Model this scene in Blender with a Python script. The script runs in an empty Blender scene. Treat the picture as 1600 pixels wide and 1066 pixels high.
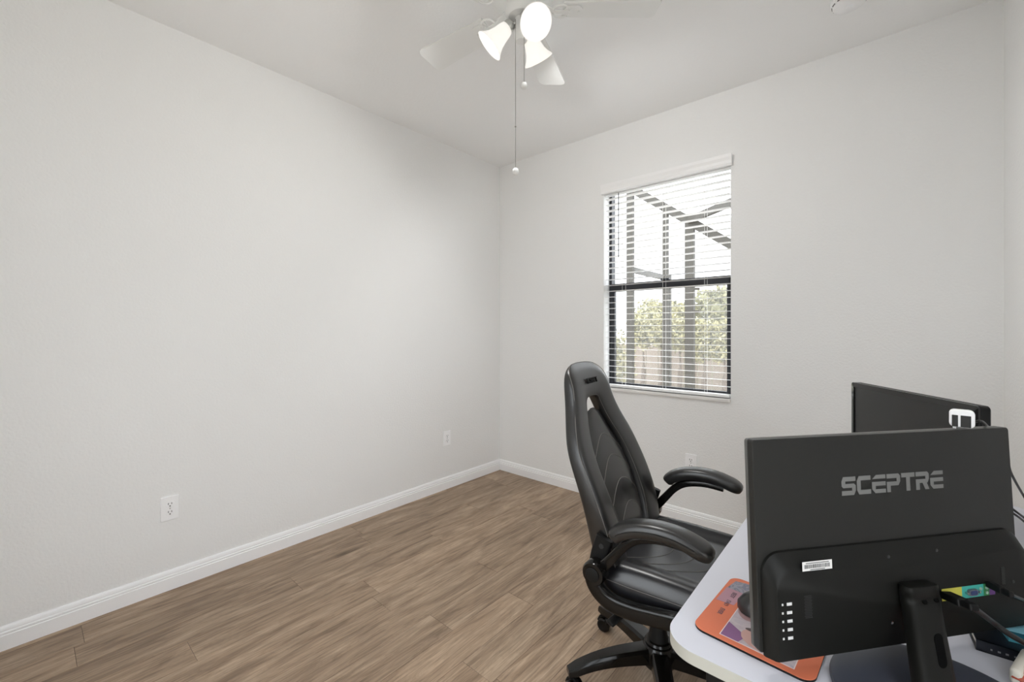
import bpy, bmesh, math, random
from mathutils import Vector, Matrix

# ------------------------------------------------------------------ camera, world, exposure
S = bpy.context.scene
COL = S.collection
R = math.radians
H = 2.74            # ceiling height
D = 2.854           # back wall (y)
W = 3.03            # right wall (x)
Y0 = -0.30          # rear wall, behind the camera
CAM = Vector((2.623, 0.0, 1.262))
YAW = R(40.95)
FPX = 666.67

cam_d = bpy.data.cameras.new('camera')
cam_d.sensor_width = 36.0
cam_d.lens = 15.0
cam_d.shift_y = -17.0 / 1600.0
cam_d.clip_start = 0.02
cam = bpy.data.objects.new('camera', cam_d)
COL.objects.link(cam)
cam.location = CAM
cam.rotation_euler = (R(90), 0, YAW)
S.camera = cam

world = bpy.data.worlds.new('overcast_sky')
S.world = world
world.use_nodes = True
wb = world.node_tree.nodes['Background']
wb.inputs[0].default_value = (0.93, 0.96, 1.0, 1)
wb.inputs[1].default_value = 2.6

S.view_settings.view_transform = 'Standard'
S.view_settings.look = 'None'
S.view_settings.gamma = 1.0
S.view_settings.use_curve_mapping = False
S.view_settings.exposure = 1.0
S.cycles.use_denoising = True
S.cycles.max_bounces = 12
S.cycles.diffuse_bounces = 8
S.cycles.glossy_bounces = 4
S.cycles.transparent_max_bounces = 16
S.cycles.sample_clamp_indirect = 6.0
S.cycles.caustics_reflective = False
S.cycles.caustics_refractive = False
LAMP_W = 10.0       # watts of each fan lamp
random.seed(7)

# pixel -> direction helpers (1600 x 1066 frame)
FW = Vector((-math.sin(YAW), math.cos(YAW), 0))
RT = Vector((math.cos(YAW), math.sin(YAW), 0))
def ray(px, py): return FW + RT * ((px - 800) / FPX) + Vector((0, 0, (516 - py) / FPX))
def on_z(px, py, z): r = ray(px, py); return CAM + r * ((z - CAM.z) / r.z)
def on_y(px, py, y): r = ray(px, py); return CAM + r * ((y - CAM.y) / r.y)
def on_x(px, py, x): r = ray(px, py); return CAM + r * ((x - CAM.x) / r.x)

# ------------------------------------------------------------------ material helpers
MATS = {}
def mat(name, color, rough=0.5, metal=0.0, spec=0.5, bump=None, emit=None, emit_s=0.0, coat=0.0):
    if name in MATS: return MATS[name]
    m = bpy.data.materials.new(name); m.use_nodes = True
    nt = m.node_tree; b = nt.nodes['Principled BSDF']
    b.inputs['Base Color'].default_value = (*color, 1)
    b.inputs['Roughness'].default_value = rough
    b.inputs['Metallic'].default_value = metal
    b.inputs['Specular IOR Level'].default_value = spec
    b.inputs['Coat Weight'].default_value = coat; b.inputs['Coat Roughness'].default_value = 0.22
    if emit:
        b.inputs['Emission Color'].default_value = (*emit, 1)
        b.inputs['Emission Strength'].default_value = emit_s
    if bump:
        scale, strength, dist = bump
        tc = nt.nodes.new('ShaderNodeTexCoord')
        n = nt.nodes.new('ShaderNodeTexNoise'); n.inputs['Scale'].default_value = scale
        n.inputs['Detail'].default_value = 3
        bp = nt.nodes.new('ShaderNodeBump'); bp.inputs['Strength'].default_value = strength
        bp.inputs['Distance'].default_value = dist
        nt.links.new(tc.outputs['Object'], n.inputs['Vector'])
        nt.links.new(n.outputs['Fac'], bp.inputs['Height'])
        nt.links.new(bp.outputs['Normal'], b.inputs['Normal'])
    MATS[name] = m
    return m

def glass_mat(name, tint, refl):
    m = bpy.data.materials.new(name); m.use_nodes = True
    nt = m.node_tree; nt.nodes.clear()
    o = nt.nodes.new('ShaderNodeOutputMaterial')
    t = nt.nodes.new('ShaderNodeBsdfTransparent'); t.inputs[0].default_value = (*tint, 1)
    g = nt.nodes.new('ShaderNodeBsdfGlossy'); g.inputs['Roughness'].default_value = 0.02
    x = nt.nodes.new('ShaderNodeMixShader'); x.inputs[0].default_value = refl
    nt.links.new(t.outputs[0], x.inputs[1]); nt.links.new(g.outputs[0], x.inputs[2])
    nt.links.new(x.outputs[0], o.inputs[0])
    return m

WALL = mat('wall_paint', (0.86, 0.863, 0.858), 0.75, spec=0.25, bump=(95, 0.36, 0.005))
CEIL = mat('ceiling_paint', (0.92, 0.925, 0.925), 0.85, spec=0.15, bump=(70, 0.25, 0.004))
TRIM = mat('trim_paint', (0.94, 0.945, 0.955), 0.35)
WHITE_PL = mat('white_plastic', (0.94, 0.945, 0.955), 0.35)
WHITE_BLIND = mat('blind_white', (0.90, 0.90, 0.90), 0.4)
WHITE_FAN = mat('fan_white', (0.82, 0.83, 0.82), 0.4)
BRONZE = mat('bronze_aluminium', (0.018, 0.019, 0.024), 0.45)
CAGE = mat('cage_aluminium', (0.066, 0.061, 0.052), 0.5, spec=0.3)
DARK = mat('dark_slot', (0.02, 0.02, 0.02), 0.6)
SLOT = mat('outlet_slot', (0.10, 0.10, 0.10), 0.6)
LEATHER = mat('black_leather', (0.014, 0.0137, 0.0133), 0.32, spec=0.62, bump=(260, 0.06, 0.001), coat=0.12)
LEATHER_S = mat('seat_leather', (0.012, 0.012, 0.0145), 0.32, spec=0.62, bump=(260, 0.06, 0.001), coat=0.18)
STITCH = mat('grey_thread', (0.17, 0.16, 0.15), 0.7)
GLOSS_PL = mat('glossy_black_plastic', (0.005, 0.0045, 0.004), 0.16, spec=0.35)
MATTE_PL = mat('matte_black_plastic', (0.007, 0.007, 0.007), 0.45, spec=0.22)
CHROME = mat('chrome', (0.55, 0.55, 0.56), 0.2, metal=1.0)
NICKEL = mat('fan_nickel', (0.62, 0.63, 0.61), 0.3, metal=1.0)
DESK_TOP = mat('desk_laminate', (0.63, 0.635, 0.70), 0.38, bump=(400, 0.05, 0.001))
DESK_EDGE = mat('desk_edge_band', (0.46, 0.45, 0.40), 0.45)
MON_BACK = mat('monitor_back', (0.015, 0.0148, 0.0135), 0.36, spec=0.32, bump=(900, 0.08, 0.0006))
MON_HOUS = mat('monitor_housing', (0.007, 0.007, 0.006), 0.45, spec=0.2, bump=(900, 0.1, 0.0006))
MON_RIM = mat('monitor_rim', (0.09, 0.088, 0.082), 0.3)
MON_LOGO = mat('monitor_logo', (0.16, 0.16, 0.155), 0.45)
SCREEN = mat('black_screen', (0.010, 0.010, 0.010), 0.28)
BEZEL = mat('glossy_bezel', (0.012, 0.012, 0.012), 0.08)
BASE_SL = mat('slate_base', (0.050, 0.055, 0.074), 0.4)

# ------------------------------------------------------------------ geometry helpers
def obj(name, me, material=None, parent=None, smooth=None, loc=None):
    """link one mesh object; me may be a bmesh"""
    if isinstance(me, bmesh.types.BMesh):
        bm = me; me = bpy.data.meshes.new(name)
        bmesh.ops.recalc_face_normals(bm, faces=bm.faces[:])
        bm.to_mesh(me); bm.free()
    if smooth is not None:
        for p in me.polygons: p.use_smooth = True
        me.set_sharp_from_angle(angle=R(smooth))
    if material is not None and not me.materials: me.materials.append(material)
    o = bpy.data.objects.new(name, me); COL.objects.link(o)
    if parent is not None: o.parent = parent
    if loc is not None: o.location = loc
    return o

def empty(name, loc=(0, 0, 0), rz=0.0):
    o = bpy.data.objects.new(name, None); o.empty_display_size = 0.1
    COL.objects.link(o); o.location = loc; o.rotation_euler = (0, 0, rz)
    return o

def tag(o, label, cat, group=None):
    o['label'] = label; o['category'] = cat
    if group: o['group'] = group
    return o

def struct(o, label=None, cat=None):
    o['kind'] = 'structure'
    if label: o['label'] = label
    if cat: o['category'] = cat
    return o

def copy_tree(o, parent=None):
    c = o.copy(); COL.objects.link(c); c.parent = parent
    for ch in list(o.children): copy_tree(ch, c)
    return c

def box(bm, c, s, bevel=0.0, rot=None, segs=2):
    m = Matrix.Translation(c)
    if rot is not None: m = m @ rot
    m = m @ Matrix.Diagonal((*s, 1))
    r = bmesh.ops.create_cube(bm, size=1.0, matrix=m)
    if bevel > 0:
        es = list({e for v in r['verts'] for e in v.link_edges})
        bmesh.ops.bevel(bm, geom=es, offset=bevel, segments=segs, profile=0.5, affect='EDGES')

def B(c, s, bevel=0.0, rot=None, segs=2):
    bm = bmesh.new(); box(bm, c, s, bevel, rot, segs); return bm

def box2(bm, lo, hi, bevel=0.0):
    lo = Vector(lo); hi = Vector(hi); box(bm, (lo + hi) / 2, hi - lo, bevel)

def beam(bm, a, b, w, h, up=(0, 0, 1)):
    a = Vector(a); b = Vector(b); d = (b - a); L = d.length; d.normalize()
    u = Vector(up)
    if abs(d.dot(u)) > 0.99: u = Vector((0, 1, 0))
    s = d.cross(u).normalized(); u = s.cross(d).normalized()
    m = Matrix((d, s, u)).transposed().to_4x4()
    box(bm, (a + b) / 2, (L, w, h), 0.0, m)

def loft(bm, rings, cap=True, closed=False):
    vs = [[bm.verts.new(p) for p in r] for r in rings]
    n = len(vs[0]); K = len(vs)
    for k in range(K if closed else K - 1):
        a, b = vs[k], vs[(k + 1) % K]
        for i in range(n):
            j = (i + 1) % n
            bm.faces.new((a[i], a[j], b[j], b[i]))
    if cap and not closed:
        bm.faces.new(vs[0][::-1]); bm.faces.new(vs[-1])
    return vs

def lathe(bm, prof, segs=24, M=Matrix(), cap=True):
    """prof: list of (radius, z)"""
    rings = []
    for r, z in prof:
        rings.append([M @ Vector((max(r, 1e-4) * math.cos(2 * math.pi * i / segs), max(r, 1e-4) * math.sin(2 * math.pi * i / segs), z)) for i in range(segs)])
    loft(bm, rings, cap)

def crom(pts, n=6):
    pts = [Vector(p) for p in pts]; out = []
    for i in range(len(pts) - 1):
        p0 = pts[max(i - 1, 0)]; p1 = pts[i]; p2 = pts[i + 1]; p3 = pts[min(i + 2, len(pts) - 1)]
        for k in range(n):
            t = k / n
            out.append(0.5 * ((2 * p1) + (p2 - p0) * t + (2 * p0 - 5 * p1 + 4 * p2 - p3) * t * t + (3 * p1 - p0 - 3 * p2 + p3) * t ** 3))
    out.append(pts[-1]); return out

def tube(bm, pts, r, segs=8, n=6, smooth=True):
    P = crom(pts, n) if smooth else [Vector(p) for p in pts]
    rings = []; ref = None
    for i, p in enumerate(P):
        t = (P[min(i + 1, len(P) - 1)] - P[max(i - 1, 0)]).normalized()
        if ref is None:
            ref = Vector((0, 0, 1)) if abs(t.z) < 0.9 else Vector((1, 0, 0))
        s = t.cross(ref).normalized(); u = s.cross(t).normalized(); ref = u
        rr = r[min(int(i / max(len(P) - 1, 1) * (len(r) - 1) + 0.5), len(r) - 1)] if isinstance(r, (list, tuple)) else r
        rings.append([p + s * rr * math.cos(2 * math.pi * k / segs) + u * rr * math.sin(2 * math.pi * k / segs) for k in range(segs)])
    loft(bm, rings)

def band(bm, pts, w, h, side, n=6, rnd=0.35, taper=None):
    """sweep a rounded-rectangle section (w across 'side', h in the plane) along pts"""
    P = crom(pts, n); side = Vector(side).normalized(); rings = []
    for i, p in enumerate(P):
        t = (P[min(i + 1, len(P) - 1)] - P[max(i - 1, 0)]).normalized()
        u = side.cross(t).normalized()
        f = i / (len(P) - 1); hh = h if not taper else h * (taper[0] + (taper[1] - taper[0]) * f)
        ring = []
        for k in range(16):
            a = 2 * math.pi * k / 16; c, s_ = math.cos(a), math.sin(a)
            ring.append(p + side * (w / 2 * math.copysign(abs(c) ** rnd, c)) + u * (hh / 2 * math.copysign(abs(s_) ** rnd, s_)))
        rings.append(ring)
    loft(bm, rings)

def rounded_rect(w, h, r, n=6):
    pts = []
    for cx, cy, a0 in ((w / 2 - r, h / 2 - r, 0), (-w / 2 + r, h / 2 - r, 90), (-w / 2 + r, -h / 2 + r, 180), (w / 2 - r, -h / 2 + r, 270)):
        for k in range(n + 1):
            a = R(a0 + 90 * k / n); pts.append((cx + r * math.cos(a), cy + r * math.sin(a)))
    return pts

def prism(bm, outline, z0, z1, M=Matrix(), bev=0.0):
    def ring(z, inset):
        if inset == 0: return [M @ Vector((x, y, z)) for x, y in outline]
        cx = sum(p[0] for p in outline) / len(outline); cy = sum(p[1] for p in outline) / len(outline)
        out = []
        for x, y in outline:
            d = Vector((x - cx, y - cy)); L = d.length
            d = d * ((L - inset) / L); out.append(M @ Vector((cx + d.x, cy + d.y, z)))
        return out
    if bev:
        loft(bm, [ring(z0, bev), ring(z0 + bev, 0), ring(z1 - bev, 0), ring(z1, bev)])
    else:
        loft(bm, [ring(z0, 0), ring(z1, 0)])

def interp(tab, x):
    if x <= tab[0][0]: return tab[0][1]
    for (a, va), (b, vb) in zip(tab, tab[1:]):
        if x <= b:
            t = (x - a) / (b - a); return va + (vb - va) * t
    return tab[-1][1]

def text_mesh(body, size, extrude, M, spacing=1.0, bold=0.0):
    cu = bpy.data.curves.new('lettering', 'FONT'); cu.body = body; cu.size = size; cu.extrude = extrude
    cu.align_x = 'CENTER'; cu.align_y = 'CENTER'; cu.space_character = spacing; cu.offset = bold; cu.resolution_u = 3
    o = bpy.data.objects.new('lettering', cu); COL.objects.link(o)
    bpy.context.view_layer.update()
    me = bpy.data.meshes.new_from_object(o.evaluated_get(bpy.context.evaluated_depsgraph_get()))
    bpy.data.objects.remove(o); bpy.data.curves.remove(cu)
    me.transform(M); me.materials.clear()
    return me

# ================================================================== THE ROOM
# ---- floor: sub-floor with single vinyl planks on it
def floor_material():
    m = bpy.data.materials.new('oak_vinyl_plank'); m.use_nodes = True
    nt = m.node_tree; b = nt.nodes['Principled BSDF']; N = nt.nodes.new; L = nt.links.new
    tc = N('ShaderNodeTexCoord'); oi = N('ShaderNodeObjectInfo')
    mul = N('ShaderNodeVectorMath'); mul.operation = 'SCALE'; mul.inputs['Scale'].default_value = 37.0
    comb = N('ShaderNodeCombineXYZ')
    L(oi.outputs['Random'], comb.inputs[0]); L(oi.outputs['Random'], comb.inputs[1]); L(oi.outputs['Random'], comb.inputs[2])
    L(comb.outputs[0], mul.inputs[0])
    add = N('ShaderNodeVectorMath'); add.operation = 'ADD'
    L(tc.outputs['Object'], add.inputs[0]); L(mul.outputs[0], add.inputs[1])
    # broad cathedral figure
    mp = N('ShaderNodeMapping'); mp.inputs['Scale'].default_value = (9.0, 1.5, 9.0); L(add.outputs[0], mp.inputs[0])
    n1 = N('ShaderNodeTexNoise'); n1.inputs['Scale'].default_value = 1.6; n1.inputs['Detail'].default_value = 5; n1.inputs['Distortion'].default_value = 1.1
    L(mp.outputs[0], n1.inputs['Vector'])
    # fine grain
    mp2 = N('ShaderNodeMapping'); mp2.inputs['Scale'].default_value = (95.0, 4.5, 95.0); L(add.outputs[0], mp2.inputs[0])
    n2 = N('ShaderNodeTexNoise'); n2.inputs['Scale'].default_value = 1.6; n2.inputs['Detail'].default_value = 5; n2.inputs['Roughness'].default_value = 0.65
    L(mp2.outputs[0], n2.inputs['Vector'])
    # growth-ring lines that follow the figure
    mr = N('ShaderNodeMath'); mr.operation = 'MULTIPLY'; mr.inputs[1].default_value = 16.0; L(n1.outputs['Fac'], mr.inputs[0])
    fr = N('ShaderNodeMath'); fr.operation = 'PINGPONG'; fr.inputs[1].default_value = 0.5; L(mr.outputs[0], fr.inputs[0])
    cr = N('ShaderNodeValToRGB')
    e = cr.color_ramp.elements
    e[0].position = 0.28; e[0].color = (0.165, 0.112, 0.072, 1)
    e[1].position = 0.72; e[1].color = (0.40, 0.30, 0.212, 1)
    x = cr.color_ramp.elements.new(0.48); x.color = (0.290, 0.208, 0.142, 1)
    L(n1.outputs['Fac'], cr.inputs[0])
    cg = N('ShaderNodeValToRGB'); cg.color_ramp.elements[0].position = 0.36; cg.color_ramp.elements[0].color = (0.68, 0.66, 0.64, 1)
    cg.color_ramp.elements[1].position = 0.62; cg.color_ramp.elements[1].color = (1.24, 1.22, 1.20, 1)
    L(n2.outputs['Fac'], cg.inputs[0])
    m1 = N('ShaderNodeMix'); m1.data_type = 'RGBA'; m1.blend_type = 'MULTIPLY'; m1.inputs['Factor'].default_value = 0.8
    L(cr.outputs[0], m1.inputs['A']); L(cg.outputs[0], m1.inputs['B'])
    lr = N('ShaderNodeValToRGB'); lr.color_ramp.elements[0].position = 0.0; lr.color_ramp.elements[0].color = (0.80, 0.79, 0.78, 1)
    lr.color_ramp.elements[1].position = 0.22; lr.color_ramp.elements[1].color = (1, 1, 1, 1)
    L(fr.outputs[0], lr.inputs[0])
    m2 = N('ShaderNodeMix'); m2.data_type = 'RGBA'; m2.blend_type = 'MULTIPLY'; m2.inputs['Factor'].default_value = 0.55
    L(m1.outputs['Result'], m2.inputs['A']); L(lr.outputs[0], m2.inputs['B'])
    # knots
    mk = N('ShaderNodeMapping'); mk.inputs['Scale'].default_value = (4.5, 1.9, 4.5); L(add.outputs[0], mk.inputs[0])
    vo = N('ShaderNodeTexVoronoi'); vo.inputs['Scale'].default_value = 1.0; L(mk.outputs[0], vo.inputs['Vector'])
    kr = N('ShaderNodeValToRGB'); kr.color_ramp.elements[0].position = 0.02; kr.color_ramp.elements[0].color = (0.42, 0.38, 0.36, 1)
    kr.color_ramp.elements[1].position = 0.13; kr.color_ramp.elements[1].color = (1, 1, 1, 1); L(vo.outputs['Distance'], kr.inputs[0])
    m3 = N('ShaderNodeMix'); m3.data_type = 'RGBA'; m3.blend_type = 'MULTIPLY'; m3.inputs['Factor'].default_value = 0.75
    L(m2.outputs['Result'], m3.inputs['A']); L(kr.outputs[0], m3.inputs['B'])
    # plank to plank tone
    hv = N('ShaderNodeHueSaturation')
    vr = N('ShaderNodeMapRange'); vr.inputs['To Min'].default_value = 1.02; vr.inputs['To Max'].default_value = 1.22
    L(oi.outputs['Random'], vr.inputs['Value']); L(vr.outputs[0], hv.inputs['Value']); L(m3.outputs['Result'], hv.inputs['Color'])
    L(hv.outputs[0], b.inputs['Base Color'])
    b.inputs['Roughness'].default_value = 0.42; b.inputs['Specular IOR Level'].default_value = 0.4
    bp = N('ShaderNodeBump'); bp.inputs['Strength'].default_value = 0.12; bp.inputs['Distance'].default_value = 0.002
    L(n2.outputs['Fac'], bp.inputs['Height']); L(bp.outputs['Normal'], b.inputs['Normal'])
    return m
PLANK = floor_material()
SUBF = mat('plank_joint', (0.085, 0.062, 0.045), 0.8)
T = 0.1
bm = bmesh.new(); box2(bm, (-T, Y0 - T, -0.12), (W + T, D + T, -0.0012))
floor = struct(obj('floor', bm, SUBF), 'grey-brown oak vinyl plank floor of the room', 'floor')
PW, PL = 0.153, 1.22
plank_cache = {}
def plank_mesh(w, l):
    key = (round(w, 3), round(l, 3))
    if key not in plank_cache:
        bm = bmesh.new(); g = 0.0006
        def ring(z, i): return [Vector((sx * (w / 2 - g - i), sy * (l / 2 - g - i), z)) for sx, sy in ((1, 1), (-1, 1), (-1, -1), (1, -1))]
        loft(bm, [ring(-0.0012, 0), ring(-0.0004, 0), ring(0, 0.0007)])
        me = bpy.data.meshes.new('plank'); bmesh.ops.recalc_face_normals(bm, faces=bm.faces[:]); bm.to_mesh(me); bm.free()
        me.materials.append(PLANK); plank_cache[key] = me
    return plank_cache[key]
rows = []
x = 0.038 - PW
joint_hint = {1: 0.17, 2: 0.14, 3: 0.17 + 0.73, 5: 1.13, 8: 1.19, 0: 0.99}
i = 0
while x < W:
    x0, x1 = max(x, 0.0), min(x + PW, W)
    j = joint_hint.get(i, random.uniform(-0.2, 1.0))
    while j > Y0: j -= PL
    y = j
    while y < D:
        a, b_ = max(y, Y0), min(y + PL, D)
        if b_ - a > 0.01 and x1 - x0 > 0.004:
            obj('plank', plank_mesh(x1 - x0, b_ - a), None, floor, loc=((x0 + x1) / 2, (a + b_) / 2, 0))
        y += PL
    x += PW; i += 1

# ---- shell
bm = bmesh.new(); box2(bm, (-T, Y0 - T, H), (W + T, D + T, H + 0.12))
struct(obj('ceiling', bm, CEIL), 'flat white ceiling with light knockdown texture', 'ceiling')
bm = bmesh.new(); box2(bm, (-T, Y0 - T, 0), (0, D + T, H))
struct(obj('wall_left', bm, WALL), 'long off-white painted wall on the left', 'wall')
RY0, RY1, RZ1 = -0.26, 0.64, 2.08
bm = bmesh.new(); box2(bm, (W, Y0 - T, 0), (W + T, RY0, H)); box2(bm, (W, RY1, 0), (W + T, D + T, H)); box2(bm, (W, RY0, RZ1), (W + T, RY1, H))
struct(obj('wall_right', bm, WALL), 'off-white painted wall beside the desk', 'wall')
bm = bmesh.new(); RX0, RX1 = 1.35, 2.25
box2(bm, (0, Y0 - T, 0), (RX0, Y0, H)); box2(bm, (RX1, Y0 - T, 0), (W, Y0, H)); box2(bm, (RX0, Y0 - T, RZ1), (RX1, Y0, H))
struct(obj('wall_rear', bm, WALL), 'off-white painted wall behind the viewpoint', 'wall')
# two glazed doors out of view, added so sky light fills the room
DGL = glass_mat('fill_door_glass', (0.97, 0.98, 0.98), 0.04)
def added_fill_door(name, org, rz, w, label):
    # local: x along the wall, y outwards, z up; opening from x = 0 to w
    d_ = struct(empty(name, org, rz), label, 'door')
    bm = bmesh.new(); box2(bm, (0, 0, 0), (0.035, T, RZ1)); box2(bm, (w - 0.035, 0, 0), (w, T, RZ1)); box2(bm, (0.035, 0, RZ1 - 0.035), (w - 0.035, T, RZ1)); obj('fill_door_frame', bm, TRIM, d_)
    bm = bmesh.new(); xa, xb = 0.037, w - 0.037
    for x0, x1, z0, z1 in ((xa, xa + 0.09, 0.01, RZ1 - 0.037), (xb - 0.09, xb, 0.01, RZ1 - 0.037), (xa + 0.09, xb - 0.09, 0.01, 0.22), (xa + 0.09, xb - 0.09, RZ1 - 0.14, RZ1 - 0.037)):
        box2(bm, (x0, 0.03, z0), (x1, 0.07, z1))
    lf = obj('fill_door_leaf', bm, TRIM, d_)
    bm = bmesh.new(); box2(bm, (xa + 0.09, 0.047, 0.22), (xb - 0.09, 0.053, RZ1 - 0.14)); obj('pane', bm, DGL, lf)
    bm = bmesh.new(); lathe(bm, [(0.012, 0.03), (0.012, 0.0), (0.026, -0.03), (0.020, -0.05), (0.0, -0.052)], 16, Matrix.Translation((xa + 0.045, 0, 1.0)) @ Matrix.Rotation(R(-90), 4, 'X')); obj('fill_door_knob', bm, NICKEL, lf)
added_fill_door('added_fill_door_1', (RX1, Y0, 0), R(180), RX1 - RX0, 'added unseen glazed door behind the viewpoint, letting in fill light')
added_fill_door('added_fill_door_2', (W, RY1, 0), R(-90), RY1 - RY0, 'added unseen glazed door in the right wall, letting in fill light')
WX0, WX1, WZ0, WZ1 = 1.053, 1.922, 0.84, 2.335      # window opening
WT = 0.16                                         # back wall thickness
bm = bmesh.new()
def wall_with_hole(bm):
    for yy in (D, D + WT):
        o = [bm.verts.new((px, yy, pz)) for px, pz in ((0, 0), (W, 0), (W, H), (0, H))]
        h = [bm.verts.new((px, yy, pz)) for px, pz in ((WX0, WZ0), (WX1, WZ0), (WX1, WZ1), (WX0, WZ1))]
        for k in range(4):
            bm.faces.new((o[k], o[(k + 1) % 4], h[(k + 1) % 4], h[k]))
        if yy == D: o0, h0 = o, h
        else: o1, h1 = o, h
    for k in range(4):
        bm.faces.new((o0[k], o0[(k + 1) % 4], o1[(k + 1) % 4], o1[k]))
        bm.faces.new((h0[k], h0[(k + 1) % 4], h1[(k + 1) % 4], h1[k]))
wall_with_hole(bm)
struct(obj('wall_back', bm, WALL), 'off-white painted wall with the window', 'wall')

# ---- baseboards (moulded profile)
PROF = [(0, 0), (0.014, 0), (0.0145, 0.058), (0.0105, 0.0605), (0.0130, 0.065), (0.0130, 0.070), (0.0085, 0.0725), (0.0095, 0.078), (0.0080, 0.086), (0.005, 0.092), (0, 0.094)]
def baseboard(name, a, b, inward, label):
    a = Vector(a); b = Vector(b); n = Vector(inward)
    bm = bmesh.new()
    loft(bm, [[p + n * u + Vector((0, 0, v)) for u, v in PROF] for p in (a, b)])
    struct(obj(name, bm, TRIM), label, 'baseboard')
baseboard('baseboard_left', (0, Y0, 0), (0, D, 0), (1, 0, 0), 'white moulded baseboard along the left wall')
baseboard('baseboard_back', (0.014, D, 0), (W - 0.014, D, 0), (0, -1, 0), 'white moulded baseboard under the window wall')
baseboard('baseboard_right', (W, RY1 + 0.002, 0), (W, D, 0), (-1, 0, 0), 'white moulded baseboard behind the desk')

# ================================================================== WINDOW
win = struct(empty('window_1', (0, 0, 0)), 'dark bronze single-hung window with two panes', 'window')
FY = D + 0.085                # room side of the frame
FD = 0.055
FX0, FX1 = WX0, WX1
bm = bmesh.new()
fr = 0.022
box2(bm, (FX0, FY, WZ0), (FX0 + fr, FY + FD, WZ1), 0.002); box2(bm, (FX1 - fr, FY, WZ0), (FX1, FY + FD, WZ1), 0.002)
box2(bm, (FX0 + fr, FY, WZ1 - fr), (FX1 - fr, FY + FD, WZ1), 0.002); box2(bm, (FX0 + fr, FY, WZ0), (FX1 - fr, FY + FD, WZ0 + 0.012), 0.002)
obj('window_frame', bm, BRONZE, win)
MZ = 1.585
bm = bmesh.new(); box2(bm, (FX0 + fr, FY - 0.012, MZ - 0.034), (FX1 - fr, FY + 0.030, MZ + 0.024), 0.002)
obj('meeting_rail', bm, BRONZE, win)
bm = bmesh.new()
for xx in (FX0 + fr, FX1 - fr - 0.022): box2(bm, (xx, FY + 0.002, WZ0 + 0.012), (xx + 0.022, FY + 0.03, MZ - 0.034), 0.002)
box2(bm, (FX0 + fr + 0.022, FY + 0.002, WZ0 + 0.012), (FX1 - fr - 0.022, FY + 0.03, WZ0 + 0.030), 0.002)
obj('lower_sash', bm, BRONZE, win)
bm = bmesh.new(); box2(bm, ((FX0 + FX1) / 2 - 0.03, FY - 0.026, MZ + 0.0245), ((FX0 + FX1) / 2 + 0.03, FY + 0.008, MZ + 0.036), 0.003)
obj('sash_lock', bm, BRONZE, win)
GL = glass_mat('window_glass', (0.97, 0.98, 0.98), 0.04)
bm = bmesh.new(); box2(bm, (FX0 + fr, FY + 0.036, MZ - 0.03), (FX1 - fr, FY + 0.040, WZ1 - fr)); obj('pane', bm, GL, win)
bm = bmesh.new(); box2(bm, (FX0 + fr + 0.022, FY + 0.014, WZ0 + 0.030), (FX1 - fr - 0.022, FY + 0.018, MZ - 0.034)); obj('pane', bm, GL, win)
bm = bmesh.new(); box2(bm, (WX0 + 0.001, D - 0.018, WZ0 - 0.022), (WX1 - 0.001, FY, WZ0), 0.004)
sill = obj('window_sill', bm, mat('sill_stone', (0.80, 0.79, 0.77), 0.3), win)

# ---- venetian blind
bl = tag(empty('window_blind', ((WX0 + WX1) / 2, D, WZ0)), 'white horizontal slat blind hanging open in the window', 'blind')
def bobj(name, bm, m, p=None):
    o = obj(name, bm, m, bl if p is None else p)
    if p is None: o.location = -Vector(bl.location)
    return o
bm = bmesh.new()
# valance with moulded face and side returns
VP = [(0, 2.268), (-0.022, 2.268), (-0.024, 2.276), (-0.021, 2.284), (-0.023, 2.30), (-0.028, 2.318), (-0.030, 2.337), (0, 2.337)]
loft(bm, [[Vector((xx, D - 0.004 + u, z)) for u, z in VP] for xx in (WX0 - 0.010, WX1 + 0.010)])
bobj('valance', bm, WHITE_BLIND)
bm = bmesh.new(); box2(bm, (WX0 + 0.006, D + 0.006, 2.262), (WX1 - 0.006, D + 0.055, 2.308), 0.002)
bobj('headrail', bm, WHITE_BLIND)
SW = 0.050
sl_y = D + 0.032
z_top, z_bot, pitch = 2.236, 0.905, 0.0428
bm = bmesh.new()
sec = [(-SW / 2, 0), (-SW / 4, 0.0014), (0, 0.0018), (SW / 4, 0.0014), (SW / 2, 0), (SW / 4, -0.0014), (0, -0.0012), (-SW / 4, -0.0016)]
loft(bm, [[Vector((xx, u, v)) for u, v in sec] for xx in (-(WX1 - WX0) / 2 + 0.008, (WX1 - WX0) / 2 - 0.008)])
bmesh.ops.recalc_face_normals(bm, faces=bm.faces[:])
slat_me = bpy.data.meshes.new('slat'); bm.to_mesh(slat_me); bm.free(); slat_me.materials.append(WHITE_BLIND)
nsl = int((z_top - z_bot) / pitch) + 1
for k in range(nsl):
    o = obj('slat', slat_me, None, bl)
    o.location = (0, 0.032, z_top - k * pitch - WZ0); o.rotation_euler = (R(-2.0), 0, 0)
zr = WZ0 + 0.008
bm = bmesh.new(); box2(bm, (WX0 + 0.008, sl_y - 0.026, zr - 0.006), (WX1 - 0.008, sl_y + 0.026, zr + 0.013), 0.004)
bobj('bottom_rail', bm, WHITE_BLIND)
for px in (975, 1038, 1103):
    xx = on_y(px, 450, sl_y).x
    bm = bmesh.new()
    for yy in (sl_y - 0.0275, sl_y + 0.0275): box2(bm, (xx - 0.0008, yy - 0.0005, zr - 0.004), (xx + 0.0008, yy + 0.0005, 2.265))
    bobj('ladder_cord', bm, WHITE_BLIND)
xx = on_y(966.5, 400, D + 0.0).x
bm = bmesh.new(); tube(bm, [(xx, D - 0.001, 2.262), (xx, D - 0.001, 1.79)], 0.0035, 8, 1, False)
bobj('tilt_wand', bm, mat('wand_smoke', (0.12, 0.12, 0.14), 0.2))

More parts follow.
